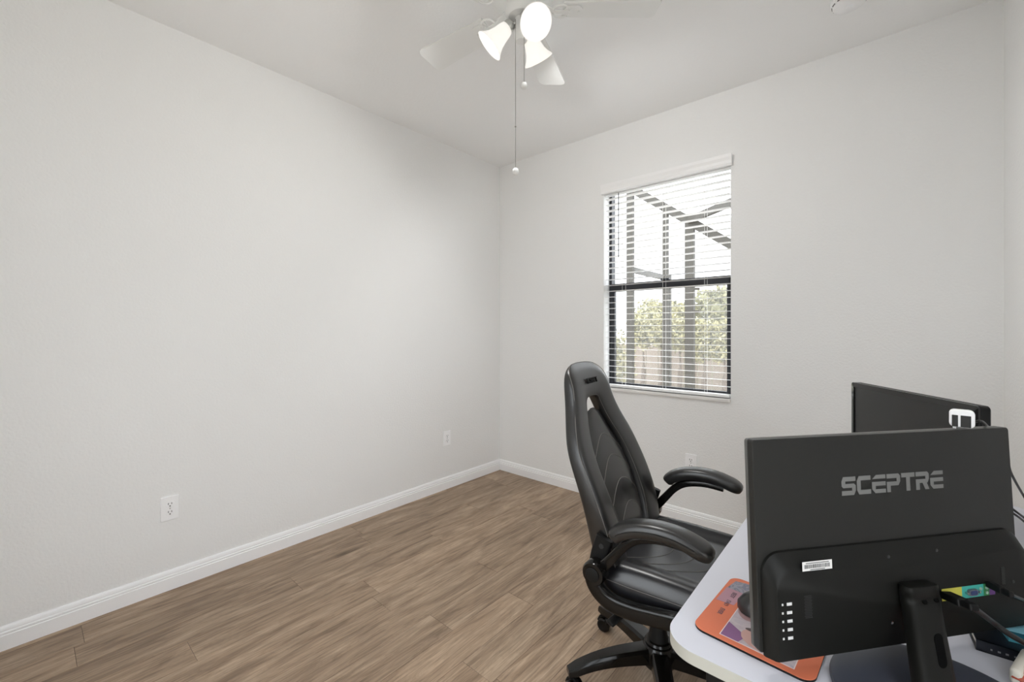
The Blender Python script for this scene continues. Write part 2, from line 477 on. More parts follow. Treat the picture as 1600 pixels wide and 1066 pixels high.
# ================================================================== WALL OUTLETS
def outlet_face(parent):
    # local: face in x(width) z(height), outward = -y
    bm = bmesh.new(); prism(bm, rounded_rect(0.072, 0.116, 0.004), 0, 0.006, Matrix.Rotation(R(90), 4, 'X'), 0.0025)
    obj('cover_plate', bm, WHITE_PL, parent)
    for s in (-1, 1):
        z = s * 0.0195
        bm = bmesh.new(); prism(bm, rounded_rect(0.033, 0.028, 0.009), 0.006, 0.0085, Matrix.Translation((0, 0, z)) @ Matrix.Rotation(R(90), 4, 'X'), 0.0008)
        rc = obj('receptacle', bm, WHITE_PL, parent)
        bm = bmesh.new()
        for sx, hh in ((-0.0065, 0.0095), (0.0065, 0.0080)): box(bm, (sx, -0.0086, z + 0.004), (0.0026, 0.0008, hh))
        prism(bm, rounded_rect(0.006, 0.006, 0.0028, 3), 0.0082, 0.0090, Matrix.Translation((0, 0, z - 0.0075)) @ Matrix.Rotation(R(90), 4, 'X'))
        obj('slot', bm, SLOT, rc)
    bm = bmesh.new(); lathe(bm, [(0.003, 0.006), (0.003, 0.0072), (0.002, 0.0076)], 10, Matrix.Rotation(R(90), 4, 'X'))
    obj('screw', bm, CHROME, parent)
def outlet(loc, rz, label):
    e = empty('wall_outlet', loc, rz); outlet_face(e); tag(e, label, 'outlet', 'white wall outlets'); return e
outlet((0, 0.477, 0.395), R(90), 'white duplex outlet on the left wall nearest the viewer, largest of three')
outlet((0, 2.2285, 0.40), R(90), 'small white duplex outlet on the left wall near the corner')
outlet((1.686, D, 0.40), 0, 'white duplex outlet on the window wall above the far armrest')

# ================================================================== SMOKE DETECTOR
sd = tag(empty('smoke_detector', (2.512, 2.415, H)), 'round white smoke detector on the ceiling', 'smoke detector')
bm = bmesh.new(); lathe(bm, [(0.068, 0), (0.068, -0.012), (0.062, -0.018), (0.060, -0.030), (0.045, -0.040), (0.0, -0.041)], 32)
obj('detector_body', bm, WHITE_PL, sd, 40)
bm = bmesh.new()
for k in range(12):
    a = 2 * math.pi * k / 12
    box(bm, (0.0605 * math.cos(a), 0.0605 * math.sin(a), -0.0245), (0.004, 0.018, 0.004), 0, Matrix.Rotation(a, 4, 'Z'))
obj('vent_slots', bm, SLOT, sd)
bm = bmesh.new(); lathe(bm, [(0.012, -0.0405), (0.012, -0.044), (0.009, -0.045)], 16); obj('test_button', bm, WHITE_PL, sd)

# ================================================================== CEILING FAN
FX, FYY = 1.543, 1.30
fan = tag(empty('ceiling_fan', (FX, FYY, H)), 'white five-blade ceiling fan with three lit bell shades', 'ceiling fan')
bm = bmesh.new(); lathe(bm, [(0.085, 0), (0.085, -0.02), (0.075, -0.035), (0.10, -0.05), (0.13, -0.06), (0.135, -0.10), (0.135, -0.15), (0.115, -0.17), (0.07, -0.178)], 40)
obj('motor_housing', bm, WHITE_FAN, fan, 40)
bm = bmesh.new(); lathe(bm, [(0.06, -0.178), (0.062, -0.19), (0.062, -0.225), (0.05, -0.24), (0.02, -0.245)], 32)
obj('switch_housing', bm, WHITE_FAN, fan, 40)
bm = bmesh.new(); lathe(bm, [(0.024, -0.245), (0.024, -0.285), (0.026, -0.29), (0.026, -0.325), (0.021, -0.335), (0.0, -0.337)], 24)
obj('light_kit_cap', bm, WHITE_FAN, fan, 40)
BZ = 2.53 - H
def blade_outline():
    pts = []
    L0, L1 = 0.165, 0.540
    for k in range(13):
        t = k / 12; x = L0 + (L1 - 0.03 - L0) * t
        pts.append((x, 0.052 + 0.016 * t))
    for k in range(1, 6):
        a = R(90 - 90 * k / 6); pts.append((L1 - 0.03 + 0.03 * math.cos(a), 0.038 + 0.03 * math.sin(a)))
    return pts + [(x, -y) for x, y in reversed(pts)]
bm = bmesh.new(); prism(bm, blade_outline(), -0.003, 0.003); bmesh.ops.recalc_face_normals(bm, faces=bm.faces[:])
blade_me = bpy.data.meshes.new('blade'); bm.to_mesh(blade_me); bm.free(); blade_me.materials.append(WHITE_FAN)
bm = bmesh.new()
band(bm, [(0.08, 0, 0.022), (0.11, 0, 0.004), (0.14, 0, -0.007), (0.19, 0, -0.007)], 0.022, 0.006, (0, 1, 0))
prism(bm, rounded_rect(0.075, 0.075, 0.03), -0.0075, -0.0035, Matrix.Translation((0.205, 0, 0)))
for sx, sy in ((0.19, 0.02), (0.19, -0.02), (0.225, 0)):
    lathe(bm, [(0.005, -0.0075), (0.005, -0.0095), (0.003, -0.0102)], 10, Matrix.Translation((sx, sy, 0)))
# scroll loops of the blade iron
for s in (-1, 1):
    tube(bm, [(0.125, s * 0.012, -0.006), (0.135, s * 0.036, -0.006), (0.165, s * 0.043, -0.006), (0.182, s * 0.030, -0.006)], 0.0045, 8)
bmesh.ops.recalc_face_normals(bm, faces=bm.faces[:])
iron_me = bpy.data.meshes.new('blade_iron'); bm.to_mesh(iron_me); bm.free(); iron_me.materials.append(WHITE_FAN)
for k in range(5):
    o = obj('blade', blade_me, None, fan); o.location = (0, 0, BZ)
    o.rotation_euler = (R(11), 0, R(40 + 72 * k))
    obj('blade_iron', iron_me, None, o)
# shades
def opal():
    m = bpy.data.materials.new('opal_glass'); m.use_nodes = True
    b = m.node_tree.nodes['Principled BSDF']
    b.inputs['Base Color'].default_value = (0.82, 0.81, 0.78, 1); b.inputs['Roughness'].default_value = 0.3
    b.inputs['Emission Color'].default_value = (1.0, 0.97, 0.92, 1); b.inputs['Emission Strength'].default_value = 0.26
    return m
OPAL = opal()
BULB = mat('bulb_glow', (1, 1, 1), 0.4, emit=(1.0, 0.97, 0.93), emit_s=6.0)
sh_prof_o = [(0.020, 0.0), (0.026, 0.006), (0.030, 0.02), (0.034, 0.045), (0.040, 0.068), (0.049, 0.086), (0.058, 0.098), (0.062, 0.104)]
for az in (-25, 95, 215):
    d = Vector((math.cos(R(az)), math.sin(R(az)), 0))
    axis = (d * math.sin(R(47)) + Vector((0, 0, -1)) * math.cos(R(47))).normalized()
    neck = d * 0.052 + Vector((0, 0, -0.273))
    M = Matrix.Translation(neck) @ axis.to_track_quat('Z', 'Y').to_matrix().to_4x4()
    bm = bmesh.new()
    prof = sh_prof_o + [(r - 0.0035, z - 0.0005) for r, z in reversed(sh_prof_o)]
    rings = [[M @ Vector((r * math.cos(2 * math.pi * i / 36), r * math.sin(2 * math.pi * i / 36), z)) for i in range(36)] for r, z in prof]
    loft(bm, rings, False, True)
    sh = obj('lamp_shade', bm, OPAL, fan, 60)
    bm = bmesh.new(); lathe(bm, [(0.012, -0.004), (0.013, 0.02), (0.022, 0.036), (0.028, 0.055), (0.024, 0.074), (0.012, 0.084), (0.0, 0.086)], 20, M)
    obj('bulb', bm, BULB, sh, 60)
    bm = bmesh.new()
    tube(bm, [d * 0.018 + Vector((0, 0, -0.262)), d * 0.035 + Vector((0, 0, -0.262)), neck], 0.008, 10)
    lathe(bm, [(0.021, -0.018), (0.024, -0.010), (0.024, 0.004), (0.020, 0.006)], 24, M)
    obj('lamp_arm', bm, NICKEL, fan, 40)
    # the lamp's own light
    ld = bpy.data.lights.new('fan_lamp', 'SPOT'); ld.energy = LAMP_W; ld.color = (1.0, 0.99, 0.98)
    ld.spot_size = R(154); ld.spot_blend = 0.45; ld.shadow_soft_size = 0.05
    lo = bpy.data.objects.new('fan_lamp', ld); COL.objects.link(lo)
    lo.location = Vector((FX, FYY, H)) + neck + axis * 0.096
    lo.rotation_euler = axis.to_track_quat('-Z', 'Y').to_euler()
# pull chains
def chain(px, y0, y1, bead_y, label_len):
    dp = (Vector((FX, FYY, 0)) - CAM).dot(FW) - 0.03
    top = CAM + ray(px, y0) * dp; bot = CAM + ray(px, y1) * dp
    o3 = Vector((FX, FYY, H))
    bm = bmesh.new(); tube(bm, [top - o3, bot - o3], 0.0011, 6, 1, False)
    if bead_y:
        b3 = CAM + ray(px, bead_y) * dp - o3
        lathe(bm, [(0.0, 0.004), (0.003, 0.002), (0.003, -0.002), (0.0, -0.004)], 10, Matrix.Translation(b3))
    c = obj('pull_chain', bm, mat('chain_metal', (0.28, 0.27, 0.25), 0.4, metal=0.6), fan)
    bm = bmesh.new(); q = bot - o3
    lathe(bm, [(0.003, 0.006), (0.010, 0.002), (0.0125, -0.008), (0.010, -0.018), (0.004, -0.021)], 20, Matrix.Translation(q))
    obj('pull_knob', bm, WHITE_FAN, c, 60)
chain(805.5, 30, 265, 198, 0)
chain(819, 28, 131, None, 0)

# ================================================================== GAMING CHAIR
CH_YAW = R(6)
chair = tag(empty('gaming_chair', (2.02, 1.49, 0), CH_YAW), 'black leather racing-style office chair pulled up to the white desk', 'chair')
XB = [(.43, -.135), (.52, -.153), (.60, -.163), (.72, -.192), (.82, -.237), (.90, -.263), (1.0, -.290), (1.08, -.304), (1.12, -.308), (1.14, -.306)]
XF = [(.43, -.035), (.52, -.045), (.60, -.062), (.72, -.108), (.82, -.157), (.90, -.195), (.97, -.220), (1.02, -.229), (1.05, -.236), (1.08, -.249), (1.105, -.266), (1.125, -.285), (1.138, -.300)]
ST = [(.205, .43, .110, .43), (.235, .50, .120, .50), (.252, .60, .132, .60), (.256, .70, .140, .70), (.252, .78, .138, .78), (.246, .85, .122, .84),
      (.208, .925, .096, .895), (.176, .99, .074, .940), (.164, 1.05, .058, .975), (.150, 1.10, .046, .994), (.108, 1.128, .028, 1.000), (.05, 1.136, .012, 1.001), (0, 1.137, 0, 1.001)]
stations = [(-a, b, -c, d) for a, b, c, d in ST] + [(a, b, c, d) for a, b, c, d in reversed(ST[:-1])]
def ring_section(oy, oz, iy, iz, n=20, p=0.46):
    ring = []
    for k in range(n):
        a = 2 * math.pi * k / n; c, s = math.cos(a), math.sin(a)
        u = math.copysign(abs(c) ** p, c); v = math.copysign(abs(s) ** p, s)     # u: -1 inner .. 1 outer ; v: -1 back .. 1 front
        f = (u + 1) / 2
        y = iy + (oy - iy) * f; z = iz + (oz - iz) * f
        xb, xf = interp(XB, z), interp(XF, z)
        xf -= 0.022 * (1 - f) + 0.008 * f * f          # face dips towards the middle
        xb -= 0.012 * (1 - f)
        xm, xh = (xb + xf) / 2, (xf - xb) / 2
        ring.append(Vector((xm + xh * v, y, z)))
    return ring
bm = bmesh.new(); loft(bm, [ring_section(*s) for s in stations])
back = obj('backrest', bm, LEATHER, chair, 70)
ss = back.modifiers.new('smooth', 'SUBSURF'); ss.levels = 1; ss.render_levels = 2
# centre cushion inside the ring
def in_hw(z): return interp([(.43, .118), (.50, .128), (.60, .140), (.70, .148), (.78, .146), (.845, .128), (.90, .100), (.93, .082), (.948, .060), (.960, .0)], z)
def pad_x(y, z):
    hw = max(in_hw(z), 0.02); t = min(abs(y) / hw, 1)
    return interp(XF, z) - 0.034 - 0.018 * t ** 3
bm = bmesh.new()
zs = [.44 + (.958 - .44) * k / 24 for k in range(25)]
gf, gb = [], []
for z in zs:
    hw = in_hw(z) + 0.003
    gf.append([bm.verts.new((pad_x(-hw + 2 * hw * i / 12, z), -hw + 2 * hw * i / 12, z)) for i in range(13)])
    gb.append([bm.verts.new((interp(XB, z) + 0.022, -hw + 2 * hw * i / 12, z)) for i in range(13)])
for k in range(24):
    for i in range(12):
        bm.faces.new((gf[k][i], gf[k][i + 1], gf[k + 1][i + 1], gf[k + 1][i])); bm.faces.new((gb[k][i], gb[k + 1][i], gb[k + 1][i + 1], gb[k][i + 1]))
    for i in (0, 12): bm.faces.new((gf[k][i], gf[k + 1][i], gb[k + 1][i], gb[k][i]))
for k in (0, 24):
    for i in range(12): bm.faces.new((gf[k][i], gf[k][i + 1], gb[k][i + 1], gb[k][i]))
pad = obj('back_cushion', bm, LEATHER, chair, 60)
for zt in (.865, .79, .71, .63, .55):
    pts = []
    for k in range(17):
        t = -1 + 2 * k / 16
        z = zt - 0.085 * abs(t) ** 1.8 - 0.0
        y = t * in_hw(z) * 0.93
        pts.append((pad_x(y, z) + 0.0005, y, z))
    bm = bmesh.new(); tube(bm, pts, 0.0014, 5, 1, False); obj('stitching', bm, STITCH, pad)
# seams of the ring: front outer edge and side
def ring_point(st, ang):
    oy, oz, iy, iz = st
    c, s = math.cos(R(ang)), math.sin(R(ang)); p = 0.46
    u = math.copysign(abs(c) ** p, c); v = math.copysign(abs(s) ** p, s); f = (u + 1) / 2
    y = iy + (oy - iy) * f; z = iz + (oz - iz) * f
    xb, xf = interp(XB, z), interp(XF, z); xf -= 0.022 * (1 - f) + 0.008 * f * f; xb -= 0.012 * (1 - f)
    q = Vector(((xb + xf) / 2 + (xf - xb) / 2 * v, y, z))
    m = Vector(((xb + xf) / 2, (oy + iy) / 2, (oz + iz) / 2))
    return q
for ang in (22, 140):
    bm = bmesh.new(); tube(bm, [ring_point(s, ang) for s in stations[1:-1]], 0.0013, 5, 4); obj('stitching', bm, STITCH, back)
# embroidered word on the headrest
zt = 1.066
M = Matrix.Translation((interp(XF, zt) - 0.0110, 0.0, zt)) @ Matrix.Rotation(R(90), 4, 'Z') @ Matrix.Rotation(R(90 - 20), 4, 'X')
hl = obj('embroidery', text_mesh('KSEET', 0.030, 0.004, M, 1.15), mat('dark_thread', (0.004, 0.004, 0.004), 0.8), back)

# seat
def seat_top(x, y):
    t = abs(y) / 0.25
    z = 0.487 + 0.020 * max(0, min(1, (t - 0.58) / 0.18)) ** 1.2 if t < 0.76 else 0.507
    z += 0.006 * math.cos(x * 9) - 0.01 * max(0, (x - 0.2) / 0.12) ** 2
    if t > 0.86: z -= 0.05 * ((t - 0.86) / 0.14) ** 2
    return z
bm = bmesh.new(); NX, NY = 22, 28
X0, X1 = -0.165, 0.315
def seat_hw(x): return 0.255 - 0.05 * max(0, (x - 0.2) / 0.115) ** 2 - 0.035 * max(0, (-0.06 - x) / 0.105) ** 2
top, bot = [], []
for i in range(NX + 1):
    x = X0 + (X1 - X0) * i / NX; hw = seat_hw(x)
    rt_, rb_ = [], []
    for j in range(NY + 1):
        t = -1 + 2 * j / NY; y = t * hw
        e = max(abs(t), abs((x - (X0 + X1) / 2) / ((X1 - X0) / 2)))
        z = seat_top(x, t * 0.25)
        if abs(x - (X0 + X1) / 2) > 0.2: z -= 0.035 * ((abs(x - (X0 + X1) / 2) - 0.2) / 0.04) ** 2
        rt_.append(bm.verts.new((x, y, z)))
        rb_.append(bm.verts.new((x * 0.97, y * 0.97, 0.405)))
    top.append(rt_); bot.append(rb_)
for i in range(NX):
    for j in range(NY):
        bm.faces.new((top[i][j], top[i + 1][j], top[i + 1][j + 1], top[i][j + 1])); bm.faces.new((bot[i][j], bot[i][j + 1], bot[i + 1][j + 1], bot[i + 1][j]))
for i in range(NX):
    for j in (0, NY): bm.faces.new((top[i][j], top[i + 1][j], bot[i + 1][j], bot[i][j]))
for j in range(NY):
    for i in (0, NX): bm.faces.new((top[i][j], top[i][j + 1], bot[i][j + 1], bot[i][j]))
seat = obj('seat', bm, LEATHER_S, chair, 75)
ss = seat.modifiers.new('smooth', 'SUBSURF'); ss.levels = 1; ss.render_levels = 2
for xa in (0.05, 0.12, 0.19):
    pts = []
    for k in range(21):
        t = -1 + 2 * k / 20; y = t * 0.145; x = xa - 0.13 * abs(t) ** 2.2
        pts.append((x, y, seat_top(x, y) + 0.0004))
    bm = bmesh.new(); tube(bm, pts, 0.0012, 5, 1, False); obj('stitching', bm, STITCH, seat)
for s in (-1, 1):
    for dz in (0.462, 0.448):
        bm = bmesh.new(); tube(bm, [(x, s * (seat_hw(x) * (0.95 + 0.05 * (dz - .425) / .05) + 0.0005), dz) for x in (-0.10, -0.02, 0.06, 0.14, 0.2, 0.25)], 0.0011, 5, 3); obj('stitching', bm, STITCH, seat)
bm = bmesh.new(); box(bm, (0.06, 0, 0.400), (0.40, 0.45, 0.012), 0.004); obj('seat_pan', bm, MATTE_PL, chair)
bm = bmesh.new(); box(bm, (0.02, 0, 0.385), (0.26, 0.16, 0.045), 0.012); obj('tilt_mechanism', bm, MATTE_PL, chair, 40)
# armrests on both sides
for s in (-1, 1):
    Y = s * 0.295
    bm = bmesh.new()
    P = crom([(-.048, Y, .628), (-.025, Y, .652), (.02, Y, .673), (.08, Y, .683), (.14, Y, .680), (.19, Y, .666), (.232, Y, .648)], 10)
    rings = []
    for i, p in enumerate(P):
        f = i / (len(P) - 1)
        t = (P[min(i + 1, len(P) - 1)] - P[max(i - 1, 0)]).normalized(); u = Vector((0, 1, 0)).cross(t) * -1
        g_ = min(f / 0.10, (1 - f) / 0.16, 1.0); e = 0.12 + 0.88 * (1 - (1 - g_) ** 2) ** 0.5
        w, h = 0.036 * e, 0.024 * e
        ring = []
        for k in range(16):
            a = 2 * math.pi * k / 16; c, sn = math.cos(a), math.sin(a)
            ring.append(p + Vector((0, 1, 0)) * (w * math.copysign(abs(c) ** 0.65, c)) + u * (h * math.copysign(abs(sn) ** 0.65, sn)))
        rings.append(ring)
    loft(bm, rings)
    ap = obj('armrest_pad', bm, LEATHER, chair, 60)
    bm = bmesh.new(); tube(bm, [p + Vector((0, -0.0365 if s < 0 else 0.0365, 0.003)) for p in P[8:-10]], 0.0012, 5, 1, False); obj('stitching', bm, MATTE_PL, ap)
    Ya = s * 0.279
    bm = bmesh.new(); band(bm, [(-.115, Ya, .505), (-.085, Ya, .525), (-.052, Ya, .565), (-.015, Ya, .610), (.03, Ya, .640), (.10, Ya, .653), (.17, Ya, .648)], 0.030, 0.036, (0, 1, 0), 6, 0.45, (1.0, 0.6))
    obj('arm', bm, GLOSS_PL, chair, 50)
    bm = bmesh.new(); band(bm, [(-.115, Ya, .505), (-.124, Ya, .470), (-.103, Ya, .436), (-.062, Ya, .415), (.0, Ya, .412), (.07, Ya, .420), (.13, Ya, .428), (.17, Ya * 0.97, .424), (.20, Ya * 0.85, .415)], 0.034, 0.050, (0, 1, 0), 6, 0.45)
    obj('arm_bracket', bm, GLOSS_PL, chair, 50)
    bm = bmesh.new(); lathe(bm, [(0.036, -0.012), (0.037, 0.0), (0.037, 0.022), (0.033, 0.029), (0.0, 0.031)], 28, Matrix.Translation((-.110, s * 0.288, .503)) @ Matrix.Rotation(R(90 if s < 0 else -90), 4, 'X'))
    kn = obj('pivot_knob', bm, GLOSS_PL, chair, 50)
    bm = bmesh.new(); lathe(bm, [(0.020, 0.0305), (0.022, 0.0325), (0.016, 0.034), (0.0, 0.0345)], 20, Matrix.Translation((-.110, s * 0.288, .503)) @ Matrix.Rotation(R(90 if s < 0 else -90), 4, 'X'))
    obj('knob_cap', bm, MATTE_PL, kn, 50)
    bm = bmesh.new(); band(bm, [(-.118, s * .262, .505), (-.110, s * .262, .545), (-.098, s * .262, .582), (-.092, s * .262, .602)], 0.020, 0.055, (0, 1, 0), 5, 0.5)
    bp_ = obj('back_plate', bm, MATTE_PL, chair, 50)
    bm = bmesh.new(); lathe(bm, [(0.008, 0.0095), (0.008, 0.0115), (0.004, 0.012)], 14, Matrix.Translation((-.100, s * .262, .575)) @ Matrix.Rotation(R(90 if s < 0 else -90), 4, 'X'))
    obj('bolt', bm, DARK, bp_)
# gas lift, lever, base
bm = bmesh.new(); lathe(bm, [(0.040, 0.085), (0.040, 0.13), (0.034, 0.17), (0.028, 0.20), (0.0275, 0.37)], 28); obj('gas_lift', bm, MATTE_PL, chair, 40)
bm = bmesh.new(); tube(bm, [(0.0, -0.06, .375), (-.03, -0.14, .368), (-.05, -0.19, .352)], 0.0055, 8); lv = obj('tilt_lever', bm, MATTE_PL, chair, 50)
bm = bmesh.new(); box(bm, (-.064, -0.222, .338), (0.028, 0.080, 0.014), 0.005, Matrix.Rotation(R(-22), 4, 'Z') @ Matrix.Rotation(R(14), 4, 'X')); obj('lever_paddle', bm, MATTE_PL, lv, 50)
bm = bmesh.new(); lathe(bm, [(0.050, 0.075), (0.058, 0.085), (0.058, 0.135), (0.048, 0.150), (0.040, 0.152)], 30); obj('base_hub', bm, GLOSS_PL, chair, 40)
bm = bmesh.new(); lathe(bm, [(0.044, 0.150), (0.046, 0.156), (0.042, 0.163), (0.036, 0.165)], 30); obj('hub_ring', bm, GLOSS_PL, chair, 40)
bm = bmesh.new()
rings = []
for k in range(11):
    f = k / 10; r = 0.035 + 0.295 * f
    zt = 0.145 - 0.010 * f - 0.045 * f ** 3; th = 0.050 - 0.022 * f; hw = 0.032 - 0.010 * f
    if k == 10: th *= 0.75; hw *= 0.8
    rings.append([Vector((r, y, z)) for y, z in ((-hw, zt - th), (-hw, zt - 0.010), (-hw * 0.72, zt - 0.001), (0, zt), (hw * 0.72, zt - 0.001), (hw, zt - 0.010), (hw, zt - th))])
loft(bm, rings); bmesh.ops.recalc_face_normals(bm, faces=bm.faces[:])
leg_me = bpy.data.meshes.new('base_leg'); bm.to_mesh(leg_me); bm.free(); leg_me.materials.append(GLOSS_PL)
for p in leg_me.polygons: p.use_smooth = True
leg_me.set_sharp_from_angle(angle=R(40))
bm = bmesh.new(); lathe(bm, [(0.006, 0.05), (0.006, 0.082)], 10)
band(bm, [(0.022, 0, 0.030), (0.012, 0, 0.050), (-0.006, 0, 0.056), (-0.024, 0, 0.044), (-0.030, 0, 0.026)], 0.012, 0.010, (0, 1, 0), 4)
bmesh.ops.recalc_face_normals(bm, faces=bm.faces[:]); cas_me = bpy.data.meshes.new('caster'); bm.to_mesh(cas_me); bm.free(); cas_me.materials.append(MATTE_PL)
bm = bmesh.new(); lathe(bm, [(0.010, -0.009), (0.022, -0.010), (0.0265, -0.006), (0.0265, 0.006), (0.022, 0.010), (0.010, 0.009)], 24, Matrix.Rotation(R(90), 4, 'X'))
bmesh.ops.recalc_face_normals(bm, faces=bm.faces[:]); whl_me = bpy.data.meshes.new('wheel'); bm.to_mesh(whl_me); bm.free(); whl_me.materials.append(GLOSS_PL)
for k, ang in enumerate((156, 228, 300, 12, 84)):
    a = R(ang) - CH_YAW
    o = obj('base_leg', leg_me, None, chair); o.rotation_euler = (0, 0, a)
    c = obj('caster', cas_me, None, chair); c.location = (0.315 * math.cos(a), 0.315 * math.sin(a), 0); c.rotation_euler = (0, 0, a + (0.6, -0.9, 2.1, 0.3, -1.7)[k])
    for s in (-1, 1):
        w = obj('wheel', whl_me, None, c); w.location = (-0.006, s * 0.017, 0.0265)

# ================================================================== DESK
DZ = 0.74
DX0, DX1, DY0, DY1 = 2.338, 2.945, 0.712, 1.940
desk = tag(empty('desk', ((DX0 + DX1) / 2, (DY0 + DY1) / 2, 0)), 'white desk with rounded corners and black legs against the right wall', 'desk')
bm = bmesh.new()
out = rounded_rect(DX1 - DX0, DY1 - DY0, 0.055, 10)
prism(bm, out, DZ - 0.020, DZ - 0.0002)
obj('edge_band', bm, DESK_EDGE, desk, 40)
bm = bmesh.new(); prism(bm, out, DZ - 0.0012, DZ, bev=0.0005); obj('desktop', bm, DESK_TOP, desk)
hx, hy = (DX1 - DX0) / 2 - 0.07, (DY1 - DY0) / 2 - 0.10
bm = bmesh.new()
for s in (-1, 1):
    box(bm, (s * hx, 0, DZ - 0.036), (0.025, 2 * hy, 0.030)); box(bm, (0, s * hy, DZ - 0.036), (2 * hx, 0.025, 0.030))
obj('under_frame', bm, MATTE_PL, desk)
for sx in (-1, 1):
    for sy in (-1, 1):
        bm = bmesh.new(); box(bm, (sx * hx, sy * hy, (DZ - 0.050) / 2 + 0.006), (0.040, 0.040, DZ - 0.062), 0.003)
        lg = obj('leg', bm, MATTE_PL, desk)
        bm = bmesh.new(); lathe(bm, [(0.018, 0), (0.018, 0.007)], 14, Matrix.Translation((sx * hx, sy * hy, 0))); obj('foot', bm, DARK, lg)

# ================================================================== NEAR MONITOR (back towards the viewer)
MW, MH = 0.505, 0.318
dA = Vector((.6311, .7757, 0)); nA = Vector((.7757, -.6311, 0))
TL = Vector((2.471, .7415, 1.0917))
lean = 0.016 / 0.317
upA = (Vector((0, 0, 1)) - nA * lean).normalized()
nB = dA.cross(upA); nB = nB if nB.dot(nA) > 0 else -nB
BASE_N = Vector((2.692, 0.824, DZ))
mon = tag(empty('computer_monitor', BASE_N, math.atan2(dA.y, dA.x)), 'large dark grey monitor seen from behind with wordmark and round base', 'monitor')
MI = Matrix.Translation(BASE_N) @ Matrix.Rotation(math.atan2(dA.y, dA.x), 4, 'Z')
MI = MI.inverted()
# panel frame: columns a (right along the back as seen), b (up), c (out towards the viewer); origin at the top-left corner
PM = Matrix.Identity(4)
for r_ in range(3):
    PM[r_][0] = dA[r_]; PM[r_][1] = upA[r_]; PM[r_][2] = nB[r_]; PM[r_][3] = TL[r_]
PL_ = MI @ PM
def pan(px, py, off=0.0):
    r = ray(px, py); O = TL + nB * off; t = (O - CAM).dot(nB) / r.dot(nB); q = CAM + r * t - O
    return q.dot(dA), q.dot(upA)
def mobj(name, bm, m, parent=None, smooth=None):
    if isinstance(bm, bmesh.types.BMesh): bm.transform(PL_)
    else: bm.transform(PL_)
    return obj(name, bm, m, mon if parent is None else parent, smooth)
def shift(pts, x, y): return [(px + x, py + y) for px, py in pts]
bm = bmesh.new(); prism(bm, shift(rounded_rect(MW, MH, 0.005, 4), MW / 2, -MH / 2), -0.012, 0.0, bev=0.0012)
panel = mobj('back_panel', bm, MON_BACK)
bm = bmesh.new(); prism(bm, shift(rounded_rect(MW, MH, 0.005, 4), MW / 2, -MH / 2), -0.0185, -0.0122, bev=0.001)
mobj('front_rim', bm, MON_RIM)
bm = bmesh.new(); box(bm, (MW / 2, -MH / 2 + 0.004, -0.0188), (MW - 0.010, MH - 0.022, 0.0008)); mobj('screen', bm, SCREEN)
# lower electronics housing
HT = 0.022
def hous(inset, c, tz):
    # outline with rounded upper corners
    x0, x1, y0, y1 = 0.006 + inset, MW - 0.002 - inset, -MH - 0.003 + inset * 0.3, tz
    r = 0.030; pts = [(x0, y0), (x1, y0)]
    for k in range(9):
        a = R(90 * k / 8); pts.append((x1 - r + r * math.cos(a), y1 - r + r * math.sin(a)))
    for k in range(1, 12):
        t = k / 12; sag = 0.010 * math.sin(math.pi * t) if c > 0.01 else 0.0
        pts.append((x1 - r + (x0 + r - x1 + r) * t, y1 - sag))
    for k in range(9):
        a = R(90 + 90 * k / 8); pts.append((x0 + r + r * math.cos(a), y1 - r + r * math.sin(a)))
    return [Vector((x, y, c)) for x, y in pts]
bm = bmesh.new(); loft(bm, [hous(0, 0.0003, -0.170), hous(0.0, 0.004, -0.171), hous(0.006, HT - 0.003, -0.188), hous(0.009, HT, -0.194)])
housing = mobj('rear_housing', bm, MON_HOUS, None, 30)
# wordmark built from strokes
def letter_polys(ch):
    t = 0.24; S_ = []
    def q(*p): S_.append(p)
    if ch == 'S':
        q((.12, 1), (1, 1), (1, 1 - t), (.2, 1 - t), (0, 1 - t)) ; q((0, 1 - t), (.26, 1 - t), (.26, .62), (0, .62)); q((0, .62), (.88, .62), (1, .52), (1, .40), (.12, .40), (0, .5)); q((.74, .40), (1, .40), (1, t), (.74, t)); q((0, t), (1, t), (.86, 0), (0, 0))
    if ch == 'C':
        q((.14, 1), (1, 1), (1, 1 - t), (0, 1 - t)); q((0, 1 - t), (.27, 1 - t), (.27, t), (0, t)); q((0, t), (1, t), (1, 0), (.14, 0))
    if ch == 'E':
        q((.30, 1), (1, 1), (1, 1 - t * .9), (.04, 1 - t * .9)); q((0, .62), (1, .62), (1, .40), (0, .40)); q((0, t * .9), (1, t * .9), (1, 0), (.22, 0)); q((0, .40), (.26, .40), (.26, t * .9), (0, t * .9))
    if ch == 'P':
        q((0, 1), (.88, 1), (1, .88), (1, 1 - t), (0, 1 - t)); q((.74, 1 - t), (1, 1 - t), (1, .55), (.74, .55)); q((0, .57), (1, .57), (.86, .35), (0, .35)); q((0, .35), (.27, .35), (.27, 0), (0, 0))
    if ch == 'T':
        q((0, 1), (1, 1), (1, 1 - t), (0, 1 - t)); q((.36, 1 - t), (.64, 1 - t), (.64, 0), (.36, 0))
    if ch == 'R':
        q((0, 1), (.88, 1), (1, .88), (1, 1 - t), (0, 1 - t)); q((.74, 1 - t), (1, 1 - t), (1, .57), (.74, .57)); q((.0, .59), (1, .59), (.88, .38), (.0, .38)); q((0, .38), (.27, .38), (.27, 0), (0, 0)); q((.50, .38), (.82, .38), (1, 0), (.70, 0))
    return S_
ta0, tb1 = pan(1314, 746); ta1, _ = pan(1472, 735); tb0 = tb1 - 0.029
lw = (ta1 - ta0) / (7 + 6 * 0.10)
bm = bmesh.new()
for k, ch in enumerate('SCEPTRE'):
    for poly in letter_polys(ch):
        pts = [(ta0 + k * lw * 1.10 + x * lw, tb0 + y * (tb1 - tb0)) for x, y in poly]
        prism(bm, pts, 0.0002, 0.0007)
